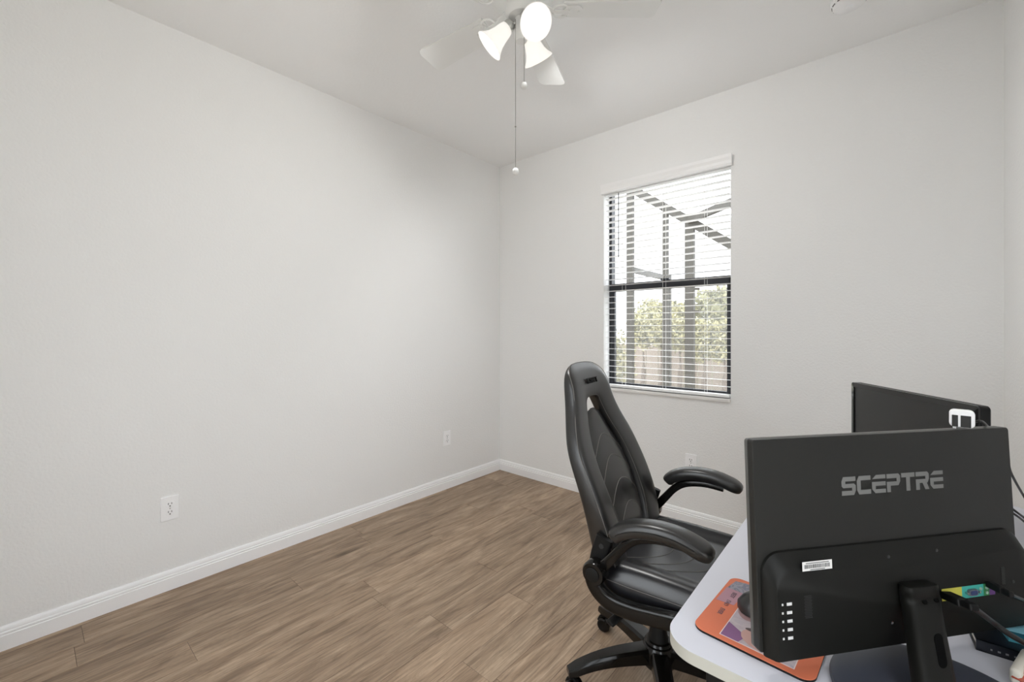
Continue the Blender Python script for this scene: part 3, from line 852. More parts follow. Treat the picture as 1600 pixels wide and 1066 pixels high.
mobj('wordmark', bm, MON_LOGO, panel)
# serial label with bar code
c0 = pan(1253, 878, HT); c1 = pan(1300, 891, HT)
LW, LH = c1[0] - c0[0], 0.0135
lc = ((c0[0] + c1[0]) / 2, c0[1] - 0.0075)
bm = bmesh.new(); box(bm, (lc[0], lc[1], HT + 0.0004), (LW, LH, 0.0004)); lab = mobj('serial_label', bm, mat('label_paper', (0.75, 0.74, 0.73), 0.5), housing)
bm = bmesh.new(); rr = random.Random(3); xx = lc[0] - LW * 0.43
while xx < lc[0] + LW * 0.43:
    w_ = rr.choice((0.0005, 0.0008, 0.0012)); box(bm, (xx, lc[1] - 0.0003, HT + 0.0008), (w_, LH * 0.42, 0.0002)); xx += w_ + rr.choice((0.0006, 0.0009))
for yy, ww in ((0.0044, 0.78), (-0.0052, 0.5)): box(bm, (lc[0], lc[1] + yy, HT + 0.0008), (LW * ww, 0.0011, 0.0002))
mobj('bar_code', bm, mat('label_ink', (0.12, 0.12, 0.12), 0.6), lab)
# control icons
b0 = pan(1233, 944, HT); b1 = pan(1235, 997, HT)
ICON = mat('icon_print', (0.62, 0.62, 0.62), 0.5)
for k in range(5):
    f = k / 4; a_ = b0[0] + (b1[0] - b0[0]) * f; b_ = b0[1] + (b1[1] - b0[1]) * f
    bm = bmesh.new(); box(bm, (a_, b_, HT + 0.0004), (0.0085, 0.0042, 0.0005)); box(bm, (a_ - 0.0115, b_, HT + 0.0004), (0.0026, 0.0030, 0.0005)); mobj('control_icon', bm, ICON, housing)
# speaker grilles and screws
for pa, pb in (((1257, 932), (1270, 967)), ((1564, 887), (1571, 914))):
    g0, g1 = pan(*pa, HT), pan(*pb, HT); bm = bmesh.new()
    nx, ny = 6, 14
    for i in range(nx):
        for j in range(ny):
            box(bm, (g0[0] + (g1[0] - g0[0]) * (i + 0.5 * (j % 2)) / nx, g0[1] + (g1[1] - g0[1]) * j / ny, HT + 0.0003), (0.0014, 0.0014, 0.0003))
    mobj('speaker_grille', bm, DARK, housing)
for px, py, m_ in ((1388, 870, DARK), (1463, 860, DARK), (1393, 973, CHROME), (1583, 909, DARK)):
    g = pan(px, py, HT); bm = bmesh.new(); lathe(bm, [(0.0026, 0), (0.0026, 0.0008), (0.0015, 0.0010)], 12, Matrix.Translation((g[0], g[1], HT))); mobj('screw', bm, m_, housing)
# coloured port strip
p0 = pan(1471, 922, HT); p1 = pan(1553, 905, HT); ph = 0.0185; ptop = p0[1] + 0.001
segs_ = [(0.0, .37, (0.62, 0.58, 0.08), 'yellow'), (.37, .78, (0.05, 0.42, 0.36), 'teal'), (.78, .89, (0.03, 0.22, 0.06), 'green'), (.89, 1.0, (0.14, 0.05, 0.22), 'purple')]
for f0, f1, colr, nm in segs_:
    a0, a1 = p0[0] + (p1[0] - p0[0]) * f0, p0[0] + (p1[0] - p0[0]) * f1
    bm = bmesh.new(); box(bm, ((a0 + a1) / 2, ptop - ph / 2, HT + 0.0003), (a1 - a0, ph, 0.0005))
    o = mobj('port_label', bm, mat('port_' + nm, colr, 0.5), housing); o['label'] = nm + ' strip of the port label'
av = p0[0] + (p1[0] - p0[0]) * 0.55
bm = bmesh.new(); prism(bm, shift(rounded_rect(0.018, 0.0095, 0.003, 3), av, ptop - ph * 0.52), HT + 0.0005, HT + 0.004); vg = mobj('video_port', bm, mat('port_metal', (0.25, 0.26, 0.30), 0.35, metal=0.8), housing)
bm = bmesh.new(); prism(bm, shift(rounded_rect(0.013, 0.0062, 0.002, 3), av, ptop - ph * 0.52), HT + 0.004, HT + 0.0046); mobj('port_insert', bm, mat('port_blue', (0.03, 0.05, 0.16), 0.5), vg)
for s in (-1, 1):
    bm = bmesh.new(); lathe(bm, [(0.0020, 0), (0.0020, 0.004)], 6, Matrix.Translation((av + s * 0.012, ptop - ph * 0.52, HT + 0.0006))); mobj('port_screw', bm, CHROME, vg)
for f_, y_ in ((.72, .35), (.835, .35), (.835, .75)):
    bm = bmesh.new(); lathe(bm, [(0.0024, 0), (0.0024, 0.0012), (0.0012, 0.0012), (0.0012, 0.0004)], 12, Matrix.Translation((p0[0] + (p1[0] - p0[0]) * f_, ptop - ph * y_, HT + 0.0006))); mobj('audio_jack', bm, mat('jack_ring', (0.35, 0.5, 0.4), 0.4), housing)
# neck and base
na = pan(1443, 920, 0.040)[0]
def Mp(a, b, c): return PL_ @ Vector((a, b, c))
ztop_b = pan(1441, 916, 0.040)[1]
bm = bmesh.new()
pts = [Mp(na, ztop_b, HT + 0.0105), Mp(na, ztop_b - 0.006, HT + 0.011), Mp(na, ztop_b - 0.030, HT + 0.013)]
dz = pts[-1]
endp = MI @ on_z(1466, 1113, DZ + 0.010)
pts += [dz.lerp(endp, 0.5), endp]
P = crom(pts, 5); rings = []
for i, p in enumerate(P):
    t = (P[min(i + 1, len(P) - 1)] - P[max(i - 1, 0)]).normalized(); sd_ = Vector((1, 0, 0)); u = sd_.cross(t).normalized()
    f = i / (len(P) - 1); w_ = 0.0285 + 0.001 * f; h_ = 0.0105 + 0.003 * f
    if i == 0: w_ *= 0.80; h_ *= 0.7
    if i == 1: w_ *= 0.93; h_ *= 0.9
    rings.append([p + sd_ * (w_ * math.copysign(abs(math.cos(2 * math.pi * k / 20)) ** 0.45, math.cos(2 * math.pi * k / 20))) + u * (h_ * math.copysign(abs(math.sin(2 * math.pi * k / 20)) ** 0.45, math.sin(2 * math.pi * k / 20))) for k in range(20)])
loft(bm, rings); neck_o = obj('stand_neck', bm, MON_HOUS, mon, 45)
# cable slot and screw holes set into the neck face
tdir = (endp - dz).normalized(); udir = tdir.cross(Vector((1, 0, 0))).normalized()
if udir.y > 0: udir = -udir
def neck_pt(px, py, off):
    # where the pixel's ray meets the neck face (monitor-local)
    o_ = MI @ CAM; r_ = MI.to_3x3() @ ray(px, py); pl = dz + udir * off
    return o_ + r_ * ((pl - o_).dot(udir) / r_.dot(udir))
DEEP = mat('deep_black', (0.003, 0.003, 0.003), 0.9, spec=0.05)
NM = Matrix.Identity(4); sc_ = neck_pt(1469, 1017, 0.0121)
for r_ in range(3): NM[r_][0] = (1, 0, 0)[r_]; NM[r_][1] = -tdir[r_]; NM[r_][2] = udir[r_]; NM[r_][3] = sc_[r_]
bm = bmesh.new(); prism(bm, rounded_rect(0.0145, 0.044, 0.0072, 6), -0.0004, 0.0012, NM); obj('cable_slot', bm, DEEP, neck_o)
for px, py in ((1444, 940), (1462, 937)):
    bm = bmesh.new(); lathe(bm, [(0.0042, -0.0004), (0.0042, 0.0010)], 14, Matrix.Translation(neck_pt(px, py, 0.0128)) @ udir.to_track_quat('Z', 'Y').to_matrix().to_4x4())
    obj('screw_hole', bm, DEEP, neck_o)
bm = bmesh.new(); lathe(bm, [(0.130, 0.0), (0.131, 0.003), (0.129, 0.008), (0.120, 0.0095), (0.0, 0.010)], 64); obj('stand_base', bm, BASE_SL, mon, 40)

# ================================================================== FAR MONITOR (screen towards the chair)
Rp = Vector((2.791, 1.454, 1.0854)); Lp = Vector((2.544, 1.854, 1.0854))
dF = (Rp - Lp).normalized(); nF = Vector((-.851, -.525, 0)); FWd = (Rp - Lp).length; FHt = 0.285
cF = (Rp + Lp) / 2
base_f = Vector((cF.x, cF.y, DZ)) - nF * 0.055
mon2 = tag(empty('computer_monitor', base_f, math.atan2(dF.y, dF.x)), 'smaller black monitor with dark screen standing behind the large one', 'monitor')
M2 = (Matrix.Translation(base_f) @ Matrix.Rotation(math.atan2(dF.y, dF.x), 4, 'Z')).inverted()
PF = Matrix.Identity(4)
for r_ in range(3): PF[r_][0] = dF[r_]; PF[r_][1] = (0, 0, 1)[r_]; PF[r_][2] = nF[r_]; PF[r_][3] = Lp[r_]
PF = M2 @ PF
def fobj(name, bm, m, parent=None, smooth=None):
    bm.transform(PF); return obj(name, bm, m, mon2 if parent is None else parent, smooth)
bm = bmesh.new(); prism(bm, shift(rounded_rect(FWd, FHt, 0.008, 4), FWd / 2, -FHt / 2), -0.028, -0.004, bev=0.004); fobj('back_panel', bm, MATTE_PL)
bm = bmesh.new(); o_ = rounded_rect(FWd, FHt, 0.008, 4); i_ = rounded_rect(FWd - 0.026, FHt - 0.034, 0.002, 4)
oo = shift(o_, FWd / 2, -FHt / 2); ii = shift(i_, FWd / 2, -FHt / 2 + 0.002)
loft(bm, [[Vector((x, y, -0.004)) for x, y in oo], [Vector((x, y, 0.0)) for x, y in oo], [Vector((x, y, 0.0015)) for x, y in ii], [Vector((x, y, -0.004)) for x, y in ii]], False, True)
fobj('bezel', bm, BEZEL)
bm = bmesh.new(); box(bm, (FWd / 2, -FHt / 2 + 0.002, -0.003), (FWd - 0.026, FHt - 0.034, 0.002)); fobj('screen', bm, SCREEN)
bm = bmesh.new(); box(bm, (0, 0.030, 0.13), (0.05, 0.022, 0.26), 0.005); obj('stand_neck', bm, MATTE_PL, mon2)
bm = bmesh.new(); lathe(bm, [(0.095, 0), (0.096, 0.004), (0.092, 0.009), (0, 0.011)], 40); obj('stand_base', bm, GLOSS_PL, mon2, 40)

# ================================================================== WEBCAM on the near monitor
wa = 0.418
wl = TL + dA * wa - nB * 0.0095 + Vector((0, 0, 0.0))
cam_e = tag(empty('webcam', wl, R(-4)), 'small white webcam with black panels clipped on top of the large monitor', 'webcam')
bm = bmesh.new(); prism(bm, shift(rounded_rect(0.031, 0.030, 0.007, 6), 0.0, 0.0175), -0.008, 0.008, Matrix.Rotation(R(90), 4, 'X'), 0.002); cb = obj('housing', bm, WHITE_PL, cam_e, 40)
for x_, w_ in ((-0.0085, 0.0075), (0.0045, 0.0125)):
    bm = bmesh.new(); box(bm, (x_, -0.0083, 0.0135), (w_, 0.0016, 0.020), 0.0006); obj('black_panel', bm, BEZEL, cb)
bm = bmesh.new(); box(bm, (-0.009, 0, 0.0008), (0.004, 0.012, 0.004)); obj('clip_foot', bm, WHITE_PL, cam_e)
bm = bmesh.new(); lathe(bm, [(0.009, 0.008), (0.009, 0.012), (0.006, 0.013)], 20, Matrix.Translation((0, 0, 0.018)) @ Matrix.Rotation(R(-90), 4, 'X')); obj('lens', bm, BEZEL, cam_e)
CABLE = mat('cable_black', (0.010, 0.010, 0.010), 0.4)
def P3(px, py, t): return CAM + ray(px, py) * t
bm = bmesh.new()
c_ = wl + Vector((0.0155, -0.001, 0.014))
tube(bm, [c_, c_ + Vector((0.008, 0.002, 0.001)), P3(1545, 669, .80), P3(1560, 690, .82), P3(1574, 722, .85), P3(1581, 742, .87), P3(1600, 776, .93), P3(1625, 815, 1.02), (2.93, 1.72, 0.80), (2.962, 1.80, 0.70), (2.968, 1.82, 0.5), (2.970, 1.82, 0.25), (2.972, 1.82, 0.004)], 0.0022, 8)
tag(obj('webcam_cable', bm, CABLE, None, 60), 'thin black cable running down from the webcam past the large monitor', 'cable')
# two leads of the far monitor
for q, (dy, ln) in enumerate(((0, 'upper'), (6, 'lower'))):
    bm = bmesh.new()
    tube(bm, [base_f - nF * 0.0 + Vector((0.045, 0.0, 0.17 - 0.02 * q)), base_f + Vector((0.10, -0.03, 0.12 - 0.02 * q)), P3(1584, 797 + dy, 1.10), P3(1600, 809 + dy, 1.14), P3(1640, 840 + dy, 1.16), (2.962, 1.62 - 0.03 * q, 0.71), (2.968, 1.64 - 0.03 * q, 0.5), (2.970, 1.64 - 0.03 * q, 0.25), (2.972, 1.64 - 0.03 * q, 0.004)], 0.0028, 8)
    tag(obj('monitor_cable', bm, CABLE, None, 60), ('upper' if q == 0 else 'lower') + ' of two black leads behind the large monitor at the right edge', 'cable', 'leads of the far monitor')

# HDMI plug and lead, power plug and lead
def panel_w(a, b, c): return PM @ Vector((a, b, c))
def plug_cable(name, start, d, L, sec, leads, label, r):
    e = empty(name, start); tag(e, label, 'cable')
    d = Vector(d).normalized(); q = d.to_track_quat('X', 'Z').to_matrix().to_4x4()
    bm = bmesh.new(); box(bm, d * (L * 0.32), (L * 0.64, sec[0], sec[1]), 0.002, q); obj('plug', bm, MATTE_PL, e)
    bm = bmesh.new(); box(bm, d * (L * 0.80), (L * 0.36, sec[0] * 0.72, sec[1] * 0.85), 0.002, q); obj('strain_relief', bm, MATTE_PL, e)
    bm = bmesh.new(); tube(bm, [d * L * 0.9] + [Vector(p) - start for p in leads], r, 10); obj('lead', bm, CABLE, e, 60)
    return e
ha, hb = pan(1478, 930, HT + 0.004)
hs = panel_w(ha, hb, HT + 0.003)
h_end = P3(1525, 951, (hs - CAM).dot(FW) * 0.93)
plug_cable('hdmi_cable', hs, h_end - hs, (h_end - hs).length, (0.018, 0.011), [P3(1548, 970, .66), P3(1575, 990, .655), P3(1603, 1007, .65), P3(1650, 1040, .655), P3(1720, 1090, .66), (2.95, 0.90, DZ + 0.004), (2.972, 0.95, 0.70), (2.974, 0.98, 0.3), (2.974, 1.0, 0.004)], 'thick black video cable plugged into the yellow port of the large monitor', 0.0042)
da, db = pan(1546, 913, HT + 0.004)
ds_ = panel_w(da, db, HT + 0.002)
d_end = P3(1583, 931, (ds_ - CAM).dot(FW) * 0.95)
plug_cable('power_cable', ds_, d_end - ds_, (d_end - ds_).length, (0.0105, 0.0105), [P3(1600, 938, .70), P3(1660, 962, .72), P3(1760, 1010, .74), (2.955, 1.02, DZ + 0.02), (2.974, 1.06, 0.68), (2.975, 1.08, 0.3), (2.975, 1.10, 0.004)], 'thin black power lead plugged into the purple socket of the large monitor', 0.0026)

# ================================================================== MOUSE PAD, MOUSE, BOOK, NOTES, PACKET
pr = R(-4)
mpc = Vector((2.4665, 0.8715, DZ))
mp_ = tag(empty('mouse_pad', mpc, pr), 'orange photo mouse pad with black edge at the desk corner', 'mouse pad')
PWX, PWY = 0.178, 0.212
bm = bmesh.new(); prism(bm, rounded_rect(PWX, PWY, 0.020, 8), 0, 0.0034); obj('rubber_base', bm, MATTE_PL, mp_)
ORANGE = mat('pad_orange', (0.66, 0.165, 0.075), 0.6)
bm = bmesh.new(); prism(bm, rounded_rect(PWX, PWY, 0.020, 8), 0.0034, 0.0042, bev=0.0003); psurf = obj('printed_surface', bm, ORANGE, mp_)
def photo_mat(name, base, blobs, scale):
    m = bpy.data.materials.new(name); m.use_nodes = True; nt = m.node_tree; b = nt.nodes['Principled BSDF']; b.inputs['Roughness'].default_value = 0.6
    tc = nt.nodes.new('ShaderNodeTexCoord'); n = nt.nodes.new('ShaderNodeTexNoise'); n.inputs['Scale'].default_value = scale; n.inputs['Detail'].default_value = 2.5; n.inputs['Distortion'].default_value = 1.2
    r = nt.nodes.new('ShaderNodeValToRGB'); r.color_ramp.elements[0].position = 0.30; r.color_ramp.elements[0].color = (*base, 1); r.color_ramp.elements[1].position = 0.72; r.color_ramp.elements[1].color = (*blobs[-1], 1)
    for k, c in enumerate(blobs[:-1]):
        e = r.color_ramp.elements.new(0.42 + 0.10 * k); e.color = (*c, 1)
    nt.links.new(tc.outputs['Object'], n.inputs['Vector']); nt.links.new(n.outputs['Fac'], r.inputs[0]); nt.links.new(r.outputs[0], b.inputs['Base Color'])
    return m
def flat(name, pts, z, m, parent):
    bm = bmesh.new(); prism(bm, pts, z, z + 0.00015); return obj(name, bm, m, parent)
SK1, SK2, DKP, LAV = (0.55, 0.33, 0.29), (0.42, 0.24, 0.22), (0.07, 0.065, 0.11), (0.50, 0.43, 0.47)
PH1 = photo_mat('photo_portrait', LAV, [(0.46, 0.38, 0.42), (0.52, 0.45, 0.47), (0.40, 0.35, 0.41)], 26)
PH2 = photo_mat('photo_group', (0.10, 0.11, 0.16), [(0.30, 0.29, 0.33), (0.16, 0.16, 0.22), (0.48, 0.42, 0.38)], 45)
# pad local: +x away from the user, +y to the user's left ; lower photo fills the far-right part
WHP = mat('photo_white_line', (0.75, 0.62, 0.60), 0.6)
flat('photo_border', [(-0.047, -0.094), (0.062, -0.094), (0.062, 0.044), (-0.047, 0.044)], 0.0042, WHP, psurf)
ph = flat('portrait_photo', [(-0.0455, -0.0925), (0.0605, -0.0925), (0.0605, 0.0425), (-0.0455, 0.0425)], 0.0044, PH1, psurf)
def ell(cx, cy, rx, ry, a0=0, n=18): return [(cx + rx * math.cos(2 * math.pi * k / n) * math.cos(a0) - ry * math.sin(2 * math.pi * k / n) * math.sin(a0), cy + rx * math.cos(2 * math.pi * k / n) * math.sin(a0) + ry * math.sin(2 * math.pi * k / n) * math.cos(a0)) for k in range(n)]
def pm(n, c): return mat('print_' + n, c, 0.6)
z = 0.0046
flat('photo_patch', [(-0.0455, -0.0925), (-0.018, -0.0925), (-0.012, -0.070), (-0.0455, -0.050)], z, pm('magenta', (0.22, 0.09, 0.22)), ph)
flat('photo_patch', ell(-0.026, 0.000, 0.019, 0.026, 0.2), z, pm('skin_shade', (0.36, 0.22, 0.22)), ph)
flat('photo_patch', ell(-0.006, 0.028, 0.024, 0.0135, 0.3), z, pm('slate', (0.16, 0.18, 0.23)), ph)
flat('photo_patch', ell(0.008, -0.066, 0.030, 0.0245, -0.3), z + 0.0001, pm('skin', SK1), ph)
flat('photo_patch', ell(0.013, -0.072, 0.008, 0.0135, 0.3), z + 0.0004, pm('smile', (0.68, 0.58, 0.55)), ph)
flat('photo_patch', ell(0.020, -0.074, 0.0035, 0.0150, 0.3), z + 0.0003, pm('lip', (0.40, 0.13, 0.13)), ph)
flat('photo_patch', ell(0.000, -0.045, 0.020, 0.0055, 0.2), z + 0.0003, pm('hair', (0.10, 0.07, 0.07)), ph)
flat('group_photo', [(-0.083, 0.056), (0.072, 0.050), (0.072, 0.092), (-0.060, 0.096), (-0.078, 0.090)], 0.0042, PH2, psurf)
flat('fade_patch', [(-0.085, 0.000), (-0.055, 0.004), (-0.050, 0.056), (-0.084, 0.056)], 0.0042, pm('mauve', (0.42, 0.22, 0.27)), psurf)
INK = mat('pad_ink', (0.14, 0.10, 0.13), 0.6)
for wd, yy in (('BEST', 0.036), ('DAD', 0.003), ('EVER', -0.030)):
    me = text_mesh(wd, 0.0108, 0.0001, Matrix.Translation((-0.066, yy, 0.0047)) @ Matrix.Rotation(R(-90), 4, 'Z'), 0.92)
    obj('lettering', me, INK, psurf)

mse = tag(empty('computer_mouse', (2.470, 0.886, DZ + 0.0050), R(4)), 'black computer mouse lying on the orange mouse pad', 'mouse')
bm = bmesh.new(); rings = []
for k in range(13):
    f = k / 12; x = -0.052 + 0.104 * f
    w_ = 0.031 * (max(0.02, 1 - abs(2 * f - 1) ** 3.0)) ** 0.5 * (1 - 0.10 * math.sin(math.pi * f)); h_ = 0.038 * (max(0.02, 1 - abs(2 * f - 0.95) ** 2.6 * 0.92)) ** 0.7
    rings.append([Vector((x, w_ * math.cos(math.pi * j / 12), 0.001 + h_ * max(0.0, math.sin(math.pi * j / 12)) ** 0.75)) for j in range(13)])
loft(bm, rings); obj('mouse_shell', bm, mat('mouse_black', (0.018, 0.018, 0.018), 0.35), mse, 60)
bm = bmesh.new(); lathe(bm, [(0.009, -0.003), (0.010, 0), (0.009, 0.003)], 16, Matrix.Translation((0.026, 0, 0.030)) @ Matrix.Rotation(R(90), 4, 'X')); obj('scroll_wheel', bm, MATTE_PL, mse)
bm = bmesh.new(); tube(bm, [(0.010, 0, 0.0392), (0.030, 0, 0.0362), (0.046, 0, 0.026)], 0.0008, 6); obj('button_seam', bm, DARK, mse)

# book under sticky notes
bk = tag(empty('book', (2.806, 1.135, DZ), R(4)), 'dark navy hardback book lying on the desk under blue notes', 'book')
bm = bmesh.new(); box(bm, (0, 0, 0.0012), (0.150, 0.215, 0.0024)); box(bm, (0, 0, 0.0168), (0.150, 0.215, 0.0024)); box(bm, (0, -0.106, 0.009), (0.150, 0.003, 0.018)); 
obj('cover', bm, mat('book_navy', (0.007, 0.009, 0.016), 0.4), bk)
bm = bmesh.new()
for k in range(9): box(bm, (-0.058 + 0.0085 * k + (0.012 if k > 4 else 0), -0.1077, 0.0075), (0.0034 if k % 3 else 0.0022, 0.0004, 0.0026))
obj('spine_marks', bm, mat('spine_silver', (0.22, 0.22, 0.23), 0.5), bk)
bm = bmesh.new(); box(bm, (0, 0.002, 0.009), (0.144, 0.208, 0.0130)); obj('pages', bm, mat('book_pages', (0.70, 0.67, 0.60), 0.8), bk)
nt_ = tag(empty('sticky_notes', (2.812, 1.098, DZ + 0.0182), R(10)), 'pad of sky-blue sticky notes on the dark book', 'sticky notes')
bm = bmesh.new(); box(bm, (0, 0, 0.004), (0.085, 0.085, 0.008)); obj('note_pad', bm, mat('note_teal', (0.07, 0.33, 0.42), 0.7), nt_)
bm = bmesh.new(); loft(bm, [[Vector((-0.043, y, 0.0082 + dz_)), Vector((0.043, y, 0.0082 + dz_)), Vector((0.043, y, 0.0086 + dz_)), Vector((-0.043, y, 0.0086 + dz_))] for y, dz_ in ((-0.045, 0.010), (-0.02, 0.004), (0.01, 0.001), (0.043, 0.0))])
obj('top_note', bm, mat('note_blue', (0.26, 0.62, 0.76), 0.7), nt_)
# crumpled red and white packet at the near right
pk = tag(empty('snack_packet', (2.818, 0.974, DZ), R(-18)), 'red and white crumpled snack packet at the lower right edge', 'packet')
def pillow(bm, L, Wd, Hh, z0, off=0.0, seed=1):
    rn = random.Random(seed); N = 12; gt, gb = [], []
    for i in range(N + 1):
        rt_, rb_ = [], []
        for j in range(N + 1):
            u, v = -1 + 2 * i / N, -1 + 2 * j / N
            hh = Hh * (1 - u ** 4) ** 0.5 * (1 - v ** 4) ** 0.5
            jit = rn.uniform(-1, 1) * 0.0022 * (1 - u * u) * (1 - v * v)
            rt_.append(bm.verts.new((u * L / 2, v * Wd / 2, z0 + Hh * 0.5 + hh * 0.5 + jit + off))); rb_.append(bm.verts.new((u * L / 2, v * Wd / 2, z0 + Hh * 0.5 - hh * 0.5 - off)))
        gt.append(rt_); gb.append(rb_)
    for i in range(N):
        for j in range(N):
            bm.faces.new((gt[i][j], gt[i + 1][j], gt[i + 1][j + 1], gt[i][j + 1])); bm.faces.new((gb[i][j], gb[i][j + 1], gb[i + 1][j + 1], gb[i + 1][j]))
    for i in range(N):
        for j in (0, N): bm.faces.new((gt[i][j], gt[i + 1][j], gb[i + 1][j], gb[i][j])); bm.faces.new((gt[j][i], gt[j][i + 1], gb[j][i + 1], gb[j][i]))
bm = bmesh.new(); pillow(bm, 0.085, 0.080, 0.030, 0.0005, 0.0002, 4); obj('pouch', bm, mat('foil_red', (0.42, 0.055, 0.02), 0.35), pk, 60)
bm = bmesh.new(); box(bm, (-0.038, 0, 0.016), (0.014, 0.078, 0.024), 0.005); obj('white_side', bm, mat('foil_white', (0.70, 0.66, 0.58), 0.45), pk, 60)

# ================================================================== OUTSIDE THE WINDOW
GZ = -0.12
bm = bmesh.new(); box2(bm, (-14, -14, GZ - 0.1), (14, 9.2, GZ - 0.001)); struct(obj('patio_slab', bm, mat('paver_tan', (0.42, 0.38, 0.33), 0.8, bump=(12, 0.3, 0.01))), 'pale paver deck outside the window', 'patio')
bm = bmesh.new(); box2(bm, (-24, 9.2, GZ - 0.12), (16, 40, GZ - 0.02)); struct(obj('lawn', bm, mat('lawn_green', (0.20, 0.22, 0.10), 0.9, bump=(30, 0.6, 0.03))), 'lawn beyond the pool cage', 'lawn')
CY = 5.6
cage = tag(empty('pool_cage', (0.4, CY, GZ)), 'bronze aluminium pool cage frame seen through the window', 'pool cage')
def cobj(name, a, b, w, h, up=(0, 0, 1)):
    bm = bmesh.new(); o3 = Vector(cage.location); beam(bm, Vector(a) - o3, Vector(b) - o3, w, h, up); return obj(name, bm, CAGE, cage)
def cy(px, py): return on_y(px, py, CY)
beamL, beamR = cy(985, 294), cy(1140, 381)
slope = (beamR.z - beamL.z) / (beamR.x - beamL.x)
def beam_z(x): return beamL.z + slope * (x - beamL.x)
for px, w in ((985, 0.090), (1040, 0.066), (1078, 0.110)):
    x_ = cy(px, 450).x
    cobj('post', (x_, CY, GZ), (x_, CY, beam_z(x_) - 0.03), 0.06, w, (1, 0, 0))
cobj('eave_beam', (beamL.x - 0.04, CY - 0.001, beam_z(beamL.x - 0.04)), (3.4, CY - 0.001, beam_z(3.4)), 0.066, 0.11)
j_ = cy(1078, 347); cobj('roof_beam', (j_.x, CY - 0.03, beam_z(j_.x) + 0.01), on_y(1160, 309, CY - 0.7), 0.05, 0.085)
a_ = on_y(985, 421, CY); b_ = on_y(1040, 434, CY + 0.0)
cobj('chair_rail', (a_.x, CY + 0.04, a_.z), on_y(1046, 436, CY + 1.2), 0.05, 0.075)
cobj('corner_post', (on_y(1046, 436, CY + 1.2).x, CY + 1.2, GZ), (on_y(1046, 436, CY + 1.2).x, CY + 1.2, 2.15), 0.05, 0.05, (1, 0, 0))
for px, py0, py1 in ((1089, 452, 487),):
    p0_, p1_ = cy(px, py0), cy(px, py1)
    for q_ in (p0_, p1_):
        bm = bmesh.new(); box(bm, Vector((q_.x, CY - 0.04, q_.z)) - Vector(cage.location), (0.09, 0.03, 0.03)); obj('door_hinge', bm, CAGE, cage)

# insect screen panels between the posts
def screen_mat():
    m = bpy.data.materials.new('insect_screen'); m.use_nodes = True; nt = m.node_tree; nt.nodes.clear()
    o = nt.nodes.new('ShaderNodeOutputMaterial'); t = nt.nodes.new('ShaderNodeBsdfTransparent'); d = nt.nodes.new('ShaderNodeBsdfDiffuse')
    d.inputs[0].default_value = (0.24, 0.24, 0.235, 1); x = nt.nodes.new('ShaderNodeMixShader'); x.inputs[0].default_value = 0.38
    nt.links.new(t.outputs[0], x.inputs[1]); nt.links.new(d.outputs[0], x.inputs[2]); nt.links.new(x.outputs[0], o.inputs[0]); return m
SCR = screen_mat()
xs_ = [-1.6, cy(985, 450).x, cy(1040, 450).x, cy(1078, 450).x, 2.6]
for xa, xb in zip(xs_, xs_[1:]):
    bm = bmesh.new(); y_ = CY + 0.034 - cage.location.y; cx_ = cage.location.x
    v = [bm.verts.new((xx - cx_, y_, zz)) for xx, zz in ((xa, 0.02), (xb, 0.02), (xb, beam_z(max(xb, beamL.x)) - GZ), (xa, beam_z(max(xa, beamL.x)) - GZ))]
    bm.faces.new(v); obj('screen_panel', bm, SCR, cage)

# tan fence panels behind the hedge
FENY = 9.6
fence = tag(empty('garden_fence', (0, FENY, GZ)), 'tan board fence behind the hedge outside', 'fence')
bm = bmesh.new(); box(bm, (0, 0, 0.52), (0.28, 0.03, 1.04), 0.006); bmesh.ops.recalc_face_normals(bm, faces=bm.faces[:])
bd = bpy.data.meshes.new('board'); bm.to_mesh(bd); bm.free(); bd.materials.append(mat('fence_tan', (0.34, 0.275, 0.225), 0.8, bump=(14, 0.3, 0.01)))
for k in range(26):
    o = obj('board', bd, None, fence); o.location = (-4.3 + 0.29 * k, 0, 0)

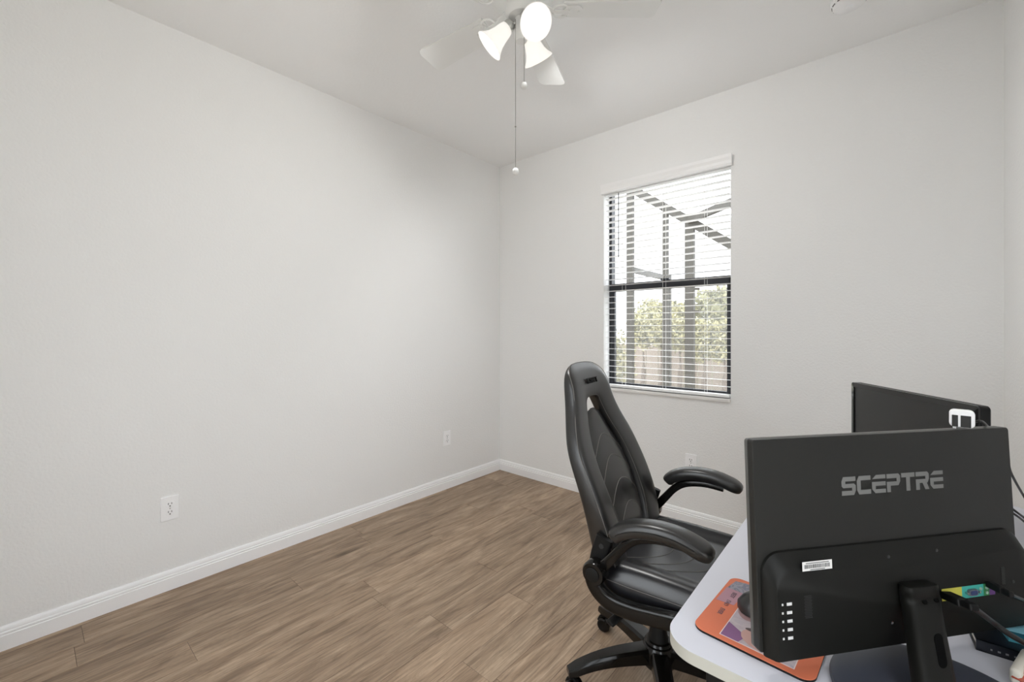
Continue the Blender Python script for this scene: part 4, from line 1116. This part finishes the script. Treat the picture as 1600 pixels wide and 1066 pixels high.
# shrubs and trees: leaf sprays on a stem
def leaf_mats():
    return [mat('leaf_olive', (0.36, 0.35, 0.20), 0.6), mat('leaf_yellow_green', (0.52, 0.48, 0.27), 0.6), mat('leaf_dark', (0.20, 0.20, 0.12), 0.6)]
LM = leaf_mats()
def shrub(name, c, rx, ry, rz, nleaf, size, label, cat, group, mi=0, trunk=True, seed=0):
    rn = random.Random(seed); e = tag(empty(name, (c[0], c[1], GZ)), label, cat, group)
    verts, faces = [], []
    zc = c[2] - GZ
    for _ in range(nleaf):
        while True:
            p = Vector((rn.uniform(-1, 1), rn.uniform(-1, 1), rn.uniform(-1, 1)))
            if 0.25 < p.length < 1: break
        p *= (0.86 + 0.14 * math.sin(7 * p.x + 5 * p.z + seed))
        p = Vector((p.x * rx, p.y * ry, zc + p.z * rz))
        d = Vector((rn.gauss(0, 1), rn.gauss(0, 1), rn.gauss(0.2, 0.8))).normalized(); s = d.orthogonal().normalized()
        s = Matrix.Rotation(rn.uniform(0, 6.28), 3, d) @ s
        L = size * rn.uniform(0.7, 1.35); w = L * 0.28
        k = len(verts)
        verts += [p, p + d * L * 0.5 + s * w, p + d * L, p + d * L * 0.5 - s * w]
        faces.append((k, k + 1, k + 2, k + 3))
    me = bpy.data.meshes.new('foliage'); me.from_pydata(verts, [], faces)
    for m in LM: me.materials.append(m)
    for i, p in enumerate(me.polygons): p.material_index = (mi if rn.random() < 0.62 else rn.randrange(3))
    f = obj('foliage', me, None, e)
    if trunk:
        bm = bmesh.new(); tube(bm, [(0, 0, -0.02), (0.03, 0.02, zc * 0.5), (0, 0, zc)], [0.05, 0.02], 8); obj('stem', bm, mat('bark', (0.16, 0.12, 0.09), 0.9), e)
    return e
def at(px, py, y): return on_y(px, py, y)
HG = 'hedge shrubs beyond the pool cage'
q = at(962, 545, 6.6); shrub('shrub', (q.x, 6.6, 0.62), 0.34, 0.30, 0.72, 1500, 0.085, 'tall leafy shrub at the left edge of the window, nearest the glass', 'shrub', HG, 1, True, 1)
for k, (px, py, y, rx, rz) in enumerate(((1003, 519, 8.6, 0.34, 0.38), (1031, 519, 8.6, 0.26, 0.38), (1060, 522, 8.6, 0.30, 0.42), (1098, 532, 8.6, 0.34, 0.48), (1130, 534, 8.6, 0.26, 0.46))):
    q = at(px, py, y)
    lab = ('yellow-green hedge shrub right of the widest left cage post', 'yellow-green hedge shrub left of the thin middle cage post', 'yellow-green hedge shrub between the middle and right cage posts', 'yellow-green hedge shrub just right of the thick right cage post', 'yellow-green hedge shrub at the right edge of the window')[k]
    shrub('shrub', (q.x, y, q.z), rx, 0.30, rz, 2200, 0.075, lab, 'shrub', HG, 1, True, 10 + k)
q = at(1022, 500, 14.5); shrub('tree', (q.x, 14.5, q.z), 0.85, 0.9, 0.85, 3000, 0.13, 'pale round tree beyond the hedge behind the middle cage post', 'tree', 'garden trees', 1, True, 31)
q = at(1062, 506, 12.6); shrub('tree', (q.x, 12.6, q.z), 0.62, 0.8, 0.75, 2400, 0.13, 'pale low tree between the middle and right cage posts', 'tree', 'garden trees', 1, True, 32)
q = at(1124, 486, 11.0); shrub('tree', (q.x, 11.0, q.z), 0.72, 0.8, 0.62, 3400, 0.12, 'broad olive tree at the right side of the window', 'tree', 'garden trees', 0, True, 33)
